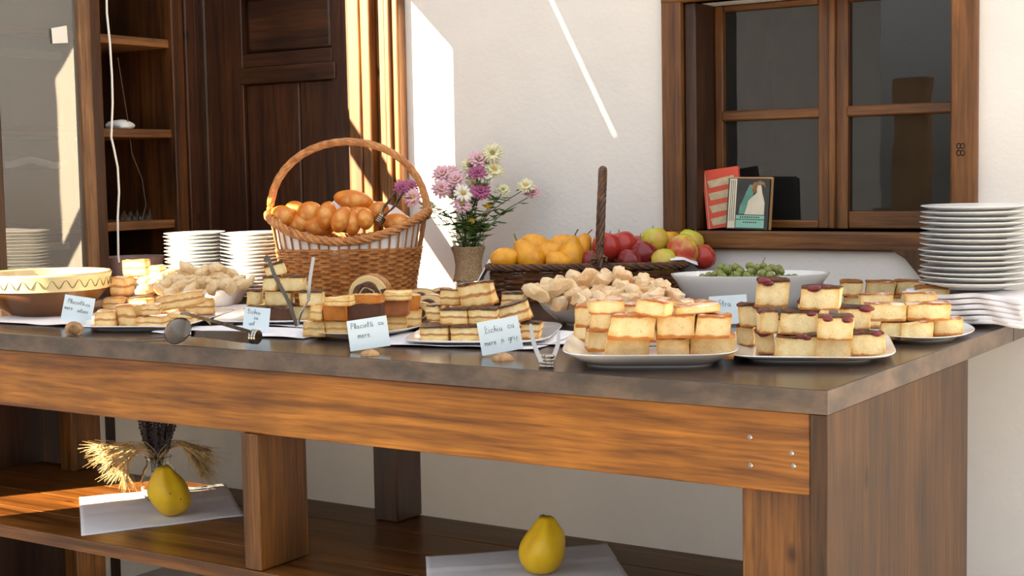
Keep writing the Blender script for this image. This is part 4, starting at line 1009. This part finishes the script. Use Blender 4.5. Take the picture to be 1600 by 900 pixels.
def roll(px, py, dd, L_, R, ang, label, yaw=0):
    """ang: tilt of the long axis in the picture plane"""
    R *= 1.14; mb = MB().ball((0,0,0), 1, 20, 14, (L_/2*1.05, R, R*.92)); s = px*.37
    mb.v = [tuple(Vector(v)*(1+.05*noise.noise(Vector(v)*25+Vector((s,0,0)))) - Vector((0,0,.10*R*math.exp(-(v[1]/(R*.22))**2) if v[2] > 0 else 0))) for v in mb.v]
    c = dp(px, py, dB+dd); o = obj('bread_roll', mb, M_roll, loc=c); o.rotation_mode = 'QUATERNION'
    B = Matrix((RT, -Vector(fw)*-1, UP)).transposed().to_4x4()
    o.rotation_quaternion = (B @ Matrix.Rotation(A_(-ang), 4, 'Y') @ Matrix.Rotation(A_(yaw), 4, 'Z')).to_quaternion()
    tag(o, label, 'bread', 'bread rolls in the wicker basket')
for q in [(553,313,.02,.115,.029,-10,'long golden roll lying on top of the heap in the basket',0), (443,337,-.02,.07,.030,-20,'sunlit roll at the far left of the basket',0), (461,328,.03,.06,.026,0,'small round roll behind the leftmost one',0),
          (484,333,-.01,.075,.034,10,'round orange roll, third from the left in the basket',0), (510,337,-.05,.080,.028,80,'upright roll left of the basket centre',0), (533,343,-.08,.078,.026,62,'leaning roll at the front centre of the basket',0),
          (551,348,-.07,.070,.024,85,'darker roll behind the leaning front roll',0), (570,342,-.08,.060,.024,95,'small upright roll right of the basket centre',0), (590,330,.0,.07,.026,30,'roll behind the tongs in the basket',0),
          (500,352,-.02,.09,.030,0,'roll low down under the left of the heap',0), (560,335,.02,.09,.03,0,'roll under the long top one',0), (470,348,-.01,.08,.028,10,'roll low at the left, half behind the rim',0), (620,348,-.02,.08,.028,0,'roll low at the right under the tongs',0)]: roll(*q)
# tongs in the basket
t = empty('bread_tongs', 'steel tongs resting on the rolls in the bread basket', 'tongs', dp(592,344,dB-.08)); inv = Matrix.Translation(-dp(592,344,dB-.08)); b = MB()
def L(p): return inv @ p
d0 = dp(590,348,dB-.08); d1 = dp(625,300,dB-.02); ax_ = (d1-d0).normalized(); q = ax_.to_track_quat('Z','Y').to_matrix().to_4x4()
for k in range(4): b.lathe([(.0135,-.0025),(.0155,0),(.0135,.0025)], 24, Matrix.Translation(L(d0)+ax_*.0065*k) @ q)
obj('hinge_band', b, M_steel, t)
for sgn in (-1, 1):
    b = MB(); s_ = RT*sgn; strip(b, arc([L(d0)+ax_*.026, L(d0+(d1-d0)*.5)+s_*.013, L(d1)+s_*.010]), [.009]*8+[.012]*9, .0014, side=(fw.cross(ax_)*.4+fw*.9).normalized()); obj('arm', b, M_dsteel, t)

# fruit basket
cF = T(918, 471)
FB = empty('fruit_basket', 'low dark wicker basket of pears and apples with a slim upright handle', 'basket', (cF.x, cF.y, H), A_(29.5))
def abF(z): return (.252+.12*z, .105+.12*z)
wicker_body(FB, abF, 6, [.005+i*.0073 for i in range(12)], .0036, 40, .003, lambda th: .105, M_dwick, M_dwick, .0024)
obj('bottom', MB().lathe([(1,0),(1,.006),(.001,.006)], 40, sx=.25, sy=.103, pw=6), M_dwick, FB)
def rimF(u): x, y = se((.270, .122), 2*PI*u, 6); return (x, y, .104)
braid(rimF, 200, .006, .0045, 4, 22, M_dwick, 'rim', FB)
xh = .035
def hF(u): a = PI*u; return (xh+.012*math.sin(a), -.122*math.cos(a), .100+.262*max(0,math.sin(a))**.9)
braid(hF, 60, .0068, .0060, 5, 6, M_dwick, 'handle', FB, closed=False)
for sgn in (-1, 1): braid(lambda u: (xh+.017*math.cos(2*PI*u), sgn*.122, .112+.020*math.sin(2*PI*u)), 20, .006, .005, 3, 3, M_dwick, 'handle_lashing', FB)
Rf = Matrix.Rotation(A_(29.5), 4, 'Z')
def fb(x, y, z): return Vector((cF.x, cF.y, H)) + Rf @ Vector((x, y, z))
# white cloth corners over the basket ends
for k, (x0, lab) in enumerate(((-.25,'corner of white cloth hanging over the left end of the fruit basket'), (.245,'corner of white cloth lying over the right end of the fruit basket'))):
    def fn(u, v, x0=x0, k=k):
        sg = -1 if k == 0 else 1
        x = x0+sg*(-.02+.075*u); z = .110+.008*math.sin(v*9) - (max(0, u-.5)*.13*(1.0 if k == 0 else .25)); y = -.10+.17*v+.03*u
        return fb(x, y, z+.006)
    tag(obj('cloth_corner', MB().grid(fn, 14, 12), M_nap, solid=.0015), lab, 'cloth')
def pear_mesh(seed, L_=.095, R=.032):
    prof = [(.0008,.003),(.008,.0),(.020,.004),(.030,.016),(.034,.032),(.0325,.047),(.027,.060),(.020,.071),(.0155,.080),(.009,.087),(.0008,.088)]
    mb = MB().lathe([(r_*R/.032, z*L_/.091) for r_, z in prof], 24)
    mb.v = [tuple(Vector(v)*(1+.06*noise.noise(Vector(v)*22+Vector((seed,0,0))))) for v in mb.v]; return mb
def apple_mesh(seed):
    prof = [(.0006,.008),(.006,.004),(.014,.001),(.024,.006),(.033,.020),(.0365,.036),(.034,.052),(.026,.063),(.015,.067),(.007,.064),(.0006,.058)]
    mb = MB().lathe(prof, 28); mb.v = [tuple(Vector(v)*(1+.03*noise.noise(Vector(v)*16+Vector((seed,0,0))))) for v in mb.v]; mb.v = [(x,y,z-.034) for x,y,z in mb.v]; return mb
pm = [pear_mesh(i) for i in range(3)]; am = [apple_mesh(i) for i in range(3)]
dF = (Vector((cF.x, cF.y, H+.1))-CAM).dot(fw)
def fruit(kind, px, py, dd, s, mat, label, tilt, k=0, az=0):
    c = dp(px, py, dF+dd); name = kind
    mb = pm[k % 3] if kind == 'pear' else am[k % 3]
    B = Matrix((RT, fw, UP)).transposed().to_4x4()
    o = obj(name, mb, mat, loc=c); o.rotation_mode = 'QUATERNION'; o.rotation_quaternion = (B @ Matrix.Rotation(A_(az), 4, 'Z') @ Matrix.Rotation(A_(tilt), 4, 'Y')).to_quaternion(); o.scale = (s,)*3
    if kind == 'pear':
        o.location = c - (o.rotation_quaternion @ Vector((0,0,.04)))*s
        obj('stem', MB().tube([(0,0,.088),(.002,0,.098),(.006,0,.108)], [.0018,.0016,.0022], 6), M_gstem, o)
    else: obj('stem', MB().tube([(0,0,.024),(.001,0,.034),(.003,0,.040)], .0012, 5), M_gstem, o)
    tag(o, label, kind, f'{kind}s in the fruit basket')
for q in [('pear',788,405,-.06,.95,M_pear,'lowest yellow pear at the left end of the fruit basket',75,0), ('pear',836,386,.02,1.1,M_pear,'yellow pear lying across the top at the left',95,1), ('pear',828,403,-.06,1.15,M_pear,'large pear pointing its stem up left, at the front',-38,2),
          ('pear',858,398,-.03,1.0,M_pear,'pear in the middle of the pear heap',60,0), ('pear',872,409,-.085,.85,M_pear,'small dark-spotted pear low at the front rim',88,1), ('pear',893,402,-.06,1.15,M_pear,'large upright pear beside the handle, left',8,2),
          ('pear',878,385,.03,1.0,M_pear,'pear at the back of the heap near the centre',70,0), ('pear',906,392,.0,1.0,M_pear,'pear leaning right with its stem by the apples',25,1),
          ('apple',926,409,-.08,.85,M_appd,'dark red apple low at the front rim, left of the handle',15,0), ('apple',948,386,-.02,1.15,M_appr,'red striped apple directly left of the handle',10,1), ('apple',972,384,.0,1.15,M_appr,'red apple directly right of the handle',-15,2),
          ('apple',983,409,-.08,.92,M_appd,'dark red apple low at the front, right of the handle',20,0), ('apple',1000,385,.05,.9,M_appr,'small red apple showing behind, right of the handle',0,1), ('apple',1023,376,-.01,1.05,M_appg,'yellow-green apple on top of the heap',-10,2),
          ('apple',1005,398,-.05,1.05,M_appd,'deep red apple in the middle of the right half',30,1), ('apple',1036,409,-.075,1.0,M_appg,'yellow-green apple low at the front rim',90,0), ('apple',1048,378,.06,.85,M_pear,'orange-yellow apple at the very back',0,1),
          ('apple',1066,391,-.05,1.22,M_appm,'large red-and-yellow apple at the right',70,2), ('apple',1078,380,.02,1.05,M_appg,'yellow apple behind the large two-tone one',20,0), ('apple',1099,402,-.03,.95,M_appr,'red apple at the far right end of the basket',60,1)]: fruit(*q)
for k, (x, y, z) in enumerate([(-.17,.02,.045),(-.10,.03,.045),(-.04,-.02,.045),(.03,.02,.045),(.10,0,.045),(.17,.02,.045)]):
    pass

# ------------------------------------------------------------------ flowers
cV = T(733, 462); dV = (Vector((cV.x, cV.y, H+.08))-CAM).dot(fw)
V0 = Vector((cV.x, cV.y, H))
VS = empty('flower_vase', 'clear glass jar wrapped in burlap, holding chrysanthemums', 'vase', V0)
obj('jar', MB().lathe([(.034,0),(.040,.004),(.041,.05),(.034,.085),(.033,.10),(.040,.125),(.047,.150),(.049,.162),(.0475,.162),(.045,.150),(.038,.125),(.031,.10),(.032,.085),(.038,.05),(.036,.008),(.001,.007)], 40), M_glz, VS)
obj('water', MB().lathe([(.035,.009),(.037,.05),(.031,.085),(.030,.10),(.001,.1005)], 32), base('vase_water', (.93,.96,.92), .02, 0, Transmission_Weight=1.0, IOR=1.33)[0], VS)
b = MB().lathe([(.0445,.045),(.0465,.046),(.041,.07),(.0385,.095),(.044,.125),(.051,.145),(.049,.146),(.042,.124),(.036,.095),(.039,.07)], 48)
b.v = [tuple(Vector(v)*1.0+Vector((noise.noise(Vector(v)*120)*.0016, noise.noise(Vector(v)*130+Vector((3,0,0)))*.0016, noise.noise(Vector((v[0]*60,v[1]*60,0)))*.004))) for v in b.v]
obj('burlap_wrap', b, M_burl, VS)
for k in range(7):
    a = k*.9+3.4; obj('frayed_thread', MB().tube([(.049*math.cos(a),.049*math.sin(a),.145),(.056*math.cos(a),.056*math.sin(a),.152),(.062*math.cos(a+.1),.062*math.sin(a+.1),.150)], .0006, 4), M_burl, VS) if k in (1,3,5) else None
def bloom(R, rows, n, m_p, m_c, parent, seed, cr=.22):
    r = random.Random(seed); b = MB()
    for q in range(rows):
        el = .12+.42*q; Rr = R*(1-.17*q)
        for i in range(n):
            a = 2*PI*(i+.5*q)/n + r.uniform(-.06,.06); e2 = el+r.uniform(-.12,.12); w = R*1.9/n*2.9*(1-.1*q)
            d = Vector((math.cos(a)*math.cos(e2), math.sin(a)*math.cos(e2), math.sin(e2))); s_ = Vector((-math.sin(a), math.cos(a), 0))
            u = Vector((0,0,1)); p0 = d*R*.12; p1 = d*Rr*.6+u*R*.05; p2 = d*Rr*(1+r.uniform(-.08,.08))-u*R*.03
            b.add([p0-s_*w*.15, p0+s_*w*.15, p1+s_*w*.5-u*.001, p1-s_*w*.5-u*.001, p2+s_*w*.26, p2-s_*w*.26, p1+u*R*.04], [(0,1,6),(1,2,6),(0,6,3),(2,4,6),(3,6,5),(6,4,5)])
    obj('petals', b, m_p, parent, solid=.0004)
    obj('disc', MB().ball((0,0,R*.10), R*cr, 12, 8, (1,1,.55)), m_c, parent)
def flower(px, py, dd, R_0, rows, n, mp, mc, label, face=(0,0), leaf=2, seed=0, basez=.12):
    R = R_0*1.38
    c = dp(px, py, dV+dd)
    r = random.Random(seed+int(px)); k = r.random()*2*PI
    b0 = V0+Vector((.022*math.cos(k), .022*math.sin(k), basez)); 
    t = empty('chrysanthemum', label, 'flower', b0, 0, 'chrysanthemums in the burlap vase')
    e = bpy.data.objects.new('bloom', None)
    lc = c-b0; mid = Vector((lc.x*.35, lc.y*.35, lc.z*.55))
    N = (Vector((-fw.x, -fw.y, 0))*.9 + Vector((0,0,.55)) + RT*face[0] + Vector((0,0,face[1]))).normalized()
    q = N.to_track_quat('Z','Y')
    b = MB(); P = arc([Vector((0,0,0)), mid, lc-N*.008, lc], 5); b.tube(P, .0013, 6); obj('stem', b, M_stem, t)
    # petals and disc are made in the thing's own frame
    n0 = len(bpy.data.objects)
    before = set(o.name for o in t.children)
    bloom(R, rows, n, mp, mc, t, seed+int(py))
    for o in t.children:
        if o.name not in before: o.rotation_mode = 'QUATERNION'; o.rotation_quaternion = q; o.location = lc
    bpy.data.objects.remove(e)
    for i in range(leaf):
        p = P[int(len(P)*(.28+.5*i/max(1,leaf)))]; a = r.random()*2*PI; ln = r.uniform(.028,.050); d = Vector((math.cos(a), math.sin(a), r.uniform(-.2,.5))).normalized(); s_ = d.cross(Vector((0,0,1))).normalized(); w = ln*.30; up = s_.cross(d)
        f = [p, p+d*ln*.3+s_*w, p+d*ln*.45+s_*w*.55, p+d*ln*.6+s_*w*.95, p+d*ln, p+d*ln*.6-s_*w*.95, p+d*ln*.45-s_*w*.55, p+d*ln*.3-s_*w, p+d*ln*.5-up*.003]
        obj('leaf', MB().add(f, [(0,1,8),(1,2,8),(2,3,8),(3,4,8),(4,5,8),(5,6,8),(6,7,8),(7,0,8)]), M_leaf, t, solid=.0005)
FL = [(692,272,.01,.024,3,14,M_pink,M_yel,'pale pink bloom at the top left of the bouquet'), (712,281,-.01,.023,3,14,M_pink,M_yel,'pale pink bloom beside the top left one'), (690,295,-.02,.023,3,14,M_pink,M_yel,'pale pink bloom low in the left cluster'), (704,262+8,.03,.020,3,13,M_pink,M_crm,'small pale pink bloom at the back of the left cluster'), (712,300,.02,.020,3,13,M_pink,M_yel,'pink bloom between the left cluster and the white daisy'),
 (724,302,-.04,.023,1,13,M_white,M_yel,'white daisy with a yellow centre in the middle'), (722,320,-.04,.022,2,13,M_pink,M_yel,'blush daisy directly below the white daisy'), (751,299,-.03,.023,4,16,M_mauve,M_mauve,'mauve bloom in the centre of the bouquet'), (740,288,.01,.018,2,14,M_crm,M_yel,'cream bloom above the central mauve one'),
 (746,270,-.02,.021,4,16,M_mauve,M_mauve,'mauve bloom in the upper cluster'), (735,260,.01,.021,2,14,M_crm,M_oliv,'cream bloom at the left of the upper cluster'), (748,250,.0,.024,3,15,M_pink,M_oliv,'dusty pink bloom with an olive centre, near the top'), (770,240,-.01,.025,2,18,M_crm,M_oliv,'cream bloom with an olive centre, topmost of all'), (772,266,-.01,.023,2,16,M_crm,M_yel,'cream bloom at the right of the upper cluster'), (761,276,-.02,.018,2,14,M_white,M_crm,'small white bloom under the upper cluster'),
 (786,297,.0,.017,2,14,M_crm,M_oliv,'small half-open cream bloom right of the centre'), (822,291,-.01,.020,2,16,M_crm,M_yel,'cream bloom at the far right of the bouquet'), (833,301,.01,.018,3,14,M_pink,M_oliv,'blush bloom beside the far right cream one'),
 (628,294,-.03,.019,3,13,M_mauve,M_mauve,'mauve bloom at the far left, against the basket'), (645,309,-.04,.022,2,13,M_pink,M_yel,'pink daisy leaning over the basket handle'), (643,291,.0,.016,3,12,M_mauve,M_oliv,'small mauve bloom behind the far left pink daisy'), (671,322,.0,.012,2,10,M_crm,M_oliv,'tiny cream bud beside the basket rim'), (767,346,-.02,.008,2,9,M_white,M_crm,'tiny white bud low at the right of the vase'), (737,345,-.03,.008,2,9,M_yel,M_yel,'tiny yellow bud above the vase mouth'), (763,322,-.03,.009,2,9,M_yel,M_oliv,'tiny yellow-green bud below the central mauve bloom')]
rr = random.Random(3)
for i, q in enumerate(FL):
    flower(*q, face=(rr.uniform(-.35,.35), rr.uniform(-.2,.35)), leaf=4, seed=i)
# loose sprigs of leaves
for k, (px, py, px2, py2, lab) in enumerate([(790,330,812,345,'leafy sprig reaching out low to the right'), (700,335,690,350,'broad leafy sprig at the left of the vase mouth'), (735,340,745,365,'dense leafy sprig over the middle of the vase mouth'), (775,310,800,318,'leafy sprig under the small cream bloom'), (720,348,710,352,'leafy sprig at the front of the vase mouth'), (755,350,770,352,'leafy sprig at the right of the vase mouth')]):
    t = empty('leaf_sprig', lab, 'leaves', V0+Vector((0,0,.12)), 0, 'leafy sprigs in the burlap vase'); c = dp(px, py, dV-.02)-(V0+Vector((0,0,.12)))
    P = arc([Vector((0,0,0)), c*.5+Vector((0,0,.015)), c], 6); obj('stem', MB().tube(P, .0013, 6), M_stem, t); r = random.Random(k+40); b = MB()
    for i in range(24):
        p = P[min(len(P)-1, 2+i//2)]; a = r.random()*2*PI; ln = r.uniform(.028,.052); d = Vector((math.cos(a), math.sin(a), r.uniform(-.3,.5))).normalized(); s_ = d.cross(Vector((0,0,1))).normalized(); w = ln*.3; up = s_.cross(d)
        b.add([p, p+d*ln*.3+s_*w, p+d*ln*.45+s_*w*.5, p+d*ln*.62+s_*w, p+d*ln, p+d*ln*.62-s_*w, p+d*ln*.45-s_*w*.5, p+d*ln*.3-s_*w, p+d*ln*.5-up*.003], [(0,1,8),(1,2,8),(2,3,8),(3,4,8),(4,5,8),(5,6,8),(6,7,8),(7,0,8)])
    obj('leaves', b, M_leaf, t, solid=.0005)

# ------------------------------------------------------------------ books on the window sill
def book(name, label, px0, px1, pyb, pyt, Y, th, roll, m_cover, yaw=14):
    a, c = at(px0, pyb, Y=Y), at(px1, pyb, Y=Y); w = (c-a).length; h = at((px0+px1)/2, pyt, Y=Y).z-at((px0+px1)/2, pyb, Y=Y).z
    t = empty(name, label, 'book', ((a.x+c.x)/2, Y, wb+.002+abs(math.sin(A_(roll)))*w/2), 0)
    t.rotation_euler = (A_(-7), A_(roll), A_(yaw))
    obj('cover', MB().box((-w/2,-.0015,0), (w/2,0,h)).box((-w/2,th,0), (w/2,th+.0015,h)).box((-w/2-.0015,-.0015,0), (-w/2,th+.0015,h)), m_cover, t, smooth=False)
    obj('pages', MB().box((-w/2,0.0003,.003), (w/2-.003,th-.0003,h-.003)), M_pages, t, smooth=False); return t, w, h
M_pages = spotted('old_paper', (.50,.40,.24), (.60,.50,.32), 60, .9); M_red = spotted('red_cover', (.62,.05,.018), (.70,.075,.025), 12, .45); M_tan = spotted('tan_cover', (.52,.26,.10), (.60,.34,.15), 12, .6)
M_blk = spotted('black_cover', (.015,.014,.012), (.03,.028,.024), 12, .4); M_pic = spotted('cream_print', (.62,.56,.42), (.70,.64,.50), 18, .6); M_teal = spotted('teal_print', (.08,.24,.18), (.12,.30,.23), 18, .5); M_mint = spotted('mint_print', (.22,.48,.38), (.26,.54,.43), 18, .5)
t, w, h = book('book', 'red-covered book leaning at the left of the window sill', 1108, 1160, 355, 262, YW+.045, .014, -7, M_red, 10)
b = MB()
for i in range(4):
    z = h*(.80-.215*i); b.prism([(-w*.34,z-.018),(w*.40,z-.012),(w*.36,z+.010),(-w*.40,z+.002)], -.0022, -.0014)
obj('title_panel', b, M_pages, t, smooth=False)
obj('spine_line', MB().box((-w*.46,-.0022,0), (-w*.44,-.0014,h)), M_pages, t, smooth=False)
t, w, h = book('book', 'tan-edged book behind the picture-covered one on the sill', 1140, 1202, 355, 273, YW+.030, .010, 1, M_tan, 4)
t, w, h = book('book', 'small black book with a green figure picture, in front on the window sill', 1136, 1198, 356, 276, YW+.014, .008, 1.5, M_blk, 4)
obj('spine_panel', MB().box((-w*.48,-.0021,h*.02), (-w*.30,-.0014,h*.99)), M_pic, t, smooth=False)
b = MB()
for x in (-.44,-.395,-.35): b.box((w*x,-.0025,h*.16), (w*(x+.012),-.002,h*.96))
obj('spine_stripe', b, M_blk, t, smooth=False)
obj('drapery_print', MB().prism([(-w*.22,h*.30),(-w*.02,h*.30),(w*.10,h*.62),(w*.14,h*.86),(w*.02,h*.88),(-w*.06,h*.74),(-w*.12,h*.60),(-w*.20,h*.46)], -.0020, -.0014), M_teal, t, smooth=False)
obj('figure_print', MB().prism([(-w*.08,h*.29),(w*.40,h*.29),(w*.40,h*.52),(w*.37,h*.62),(w*.33,h*.72),(w*.30,h*.86),(w*.19,h*.88),(w*.20,h*.72),(w*.10,h*.64),(w*.0,h*.56),(-w*.03,h*.42)], -.0024, -.0018), M_pic, t, smooth=False)
obj('hair_print', MB().prism([(w*.10,h*.74),(w*.18,h*.70),(w*.21,h*.86),(w*.34,h*.88),(w*.40,h*.82),(w*.38,h*.92),(w*.26,h*.96),(w*.12,h*.92),(w*.06,h*.84)], -.0028, -.0022), M_walk, t, smooth=False)
obj('title_band', MB().box((-w*.28,-.0022,h*.20), (w*.41,-.0014,h*.275)).box((-w*.28,-.0022,h*.03), (w*.41,-.0014,h*.185)), M_mint, t, smooth=False)
b = MB()
for k in range(9): b.box((w*(-.18+.055*k),-.0026,h*.222), (w*(-.18+.055*k+.03),-.0021,h*.252))
for k in range(7): b.box((w*(-.10+.05*k),-.0026,h*.125), (w*(-.10+.05*k+.03),-.0021,h*.15))
obj('title_lettering', b, M_blk, t, smooth=False)
# dark brown wedge against the wall below the window behind the plates
p = [at(*q, Y=YW-.03) for q in ((1392,391),(1442,391),(1450,450),(1436,432),(1414,405))]
tag(obj('brown_wedge', MB().prism([(q.x, q.z) for q in p], YW-.028, YW-.004), M_side, smooth=False), 'dark sloping brown bracket under the window, beside the tall plate stack', 'wedge')

# ------------------------------------------------------------------ on the lower shelf
ZS = .4505
def S(px, py, z=0.0): return at(px, py, Z=ZS+z)
def quadcloth(pts, label, seed, amp=.004):
    P = [S(*q) for q in pts]
    def fn(u, v):
        p = P[0].lerp(P[1], u).lerp(P[3].lerp(P[2], u), v); q = noise.noise(Vector((p.x*11+seed, p.y*11, seed)))*.5+.5
        return p+Vector((0,0,max(0,q-.3)*amp+(.0035 if v < .45 else 0)))
    o = obj('cloth_napkin', MB().grid(fn, 36, 26), M_nap, solid=.0015); return tag(o, label, 'napkin')
quadcloth([(124,779),(352,758),(382,806),(127,837)], 'white folded napkin under the quince and wheat vase on the lower shelf', 1)
quadcloth([(665,872),(948,852),(985,905),(668,925)], 'white folded napkin under the quince at the front right of the lower shelf', 2)
def quince(px, py, H_, R, rx, rz, label, seed):
    prof = [(.0006,.004),(.010,0),(.024,.004),(.036,.018),(.0415,.038),(.039,.058),(.030,.076),(.021,.090),(.016,.100),(.010,.105),(.0006,.104)]
    mb = MB().lathe([(a*R/.0415, z*H_/.105) for a, z in prof], 40)
    def f(v):
        v = Vector(v); a = math.atan2(v.y, v.x); k = 1+.07*math.cos(5*a+seed)*(v.z/H_)+.16*noise.noise(v*28+Vector((seed,0,0)))
        return (v.x*k+.007*math.sin(v.z*34+seed), v.y*k+.004*math.sin(v.z*40), v.z)
    mb.v = [f(v) for v in mb.v]
    c = S(px, py); o = obj('quince', mb, M_quince, loc=(c.x, c.y, ZS+.004), rot=(A_(rx), 0, A_(rz)), sub=1); tag(o, label, 'quince')
    obj('stem_end', MB().ball((0,0,H_*.985), .006, 10, 6, (1.2,1,.8)), M_gstem, o)
    for k in range(3):
        a = -1.2-.5*k+seed; z = H_*(.25+.15*k); obj('spot', MB().ball((R*.985*math.cos(a), R*.985*math.sin(a), z), .002, 8, 5), M_gstem, o)
quince(266, 806, .125, .0515, 6, 30, 'yellow quince in front of the wheat vase on the lower shelf', 1.0)
quince(852, 898, .118, .0500, -4, 60, 'yellow quince at the right of the lower shelf, cut by the frame', 4.0)
cW = S(250, 782); W0 = Vector((cW.x, cW.y, ZS+.004)); dW = (W0-CAM).dot(fw)
t = empty('glass_jar', 'clear round glass jar holding lavender and wheat on the lower shelf', 'vase', W0)
obj('glass', MB().lathe([(.030,0),(.036,.003),(.047,.03),(.048,.05),(.040,.078),(.031,.092),(.031,.106),(.035,.112),(.0335,.113),(.029,.106),(.029,.092),(.038,.077),(.046,.05),(.045,.03),(.034,.006),(.001,.005)], 40), M_glz, t)
def ear(px, py, px2, py2, dd, label, seed, group):
    r = random.Random(seed); c = W0+Vector((r.uniform(-.012,.012), r.uniform(-.012,.012), .10)); a = dp(px, py, dW+dd)-c; b_ = dp(px2, py2, dW+dd)-c
    t = empty('wheat_ear', label, 'wheat', c, 0, group); P = arc([Vector((0,0,0)), a*.5+Vector((0,0,.02)), a, b_], 6); obj('stalk', MB().tube(P[:13], .001, 5), M_straw, t)
    b = MB(); d = (b_-a).normalized(); n = 11
    for i in range(n):
        p = a.lerp(b_, i/n); 
        for k in range(3):
            ang = k*2.1+i*1.1; s_ = Vector((math.cos(ang), math.sin(ang), .3*math.sin(ang*2))); s_ = (s_-d*s_.dot(d)).normalized()
            q = d.to_track_quat('Z','Y').to_matrix().to_4x4(); b.ball(p+s_*.0025+d*.002, .0022, 6, 5, (1,1,2.3), q)
    obj('grains', b, M_straw, t); b = MB()
    for i in range(16):
        p = a.lerp(b_, i/16); s_ = Vector((r.uniform(-1,1), r.uniform(-1,1), r.uniform(-1,1)))*.34; e = p+(d+s_).normalized()*r.uniform(.035,.065); b.tube([p, p.lerp(e,.5)+Vector((0,0,.002)), e], [.0006,.0005,.0003], 3)
    obj('awns', b, M_straw, t)
M_straw = spotted('dry_straw', (.40,.25,.10), (.62,.44,.20), 60, .7)
r = random.Random(9)
for i in range(22):
    u = i/21; ear(210-12*u+r.uniform(-12,10), 692+30*u+r.uniform(-4,4), 158+38*u+r.uniform(-14,10), 695+52*u+r.uniform(-5,5), r.uniform(-.04,.04), 'dry bearded wheat ear drooping to the left of the glass jar', i, 'wheat ears on the left')
for i in range(16):
    u = i/15; ear(283+6*u+r.uniform(-8,10), 690+14*u+r.uniform(-3,3), 325-8*u+r.uniform(-10,8), 706+40*u+r.uniform(-4,6), r.uniform(-.02,.06), 'dry bearded wheat ear drooping to the right of the glass jar', i+30, 'wheat ears on the right')
M_lav = spotted('dried_lavender', (.030,.022,.028), (.085,.060,.060), 120, .9)
for i in range(30):
    px = 213+66*((i*7) % 30)/29+r.uniform(-3,3); py = r.uniform(640,662); dd = r.uniform(-.03,.03)
    c = W0+Vector((r.uniform(-.015,.015), r.uniform(-.015,.015), .07)); tp = dp(px, py, dW+dd)-c
    t = empty('lavender_stalk', 'dark dried lavender stalk bunched upright in the glass jar', 'lavender', c, 0, 'dried lavender in the glass jar')
    obj('stalk', MB().tube([(0,0,0), tp*.5, tp], .0009, 4), M_lav, t); b = MB()
    for k in range(11):
        p = tp*(.42+.58*k/10); b.ball(p+Vector((r.uniform(-.002,.002), r.uniform(-.002,.002), 0)), .0062-.0003*k, 6, 4, (1,1,1.1))
    obj('buds', b, M_lav, t)
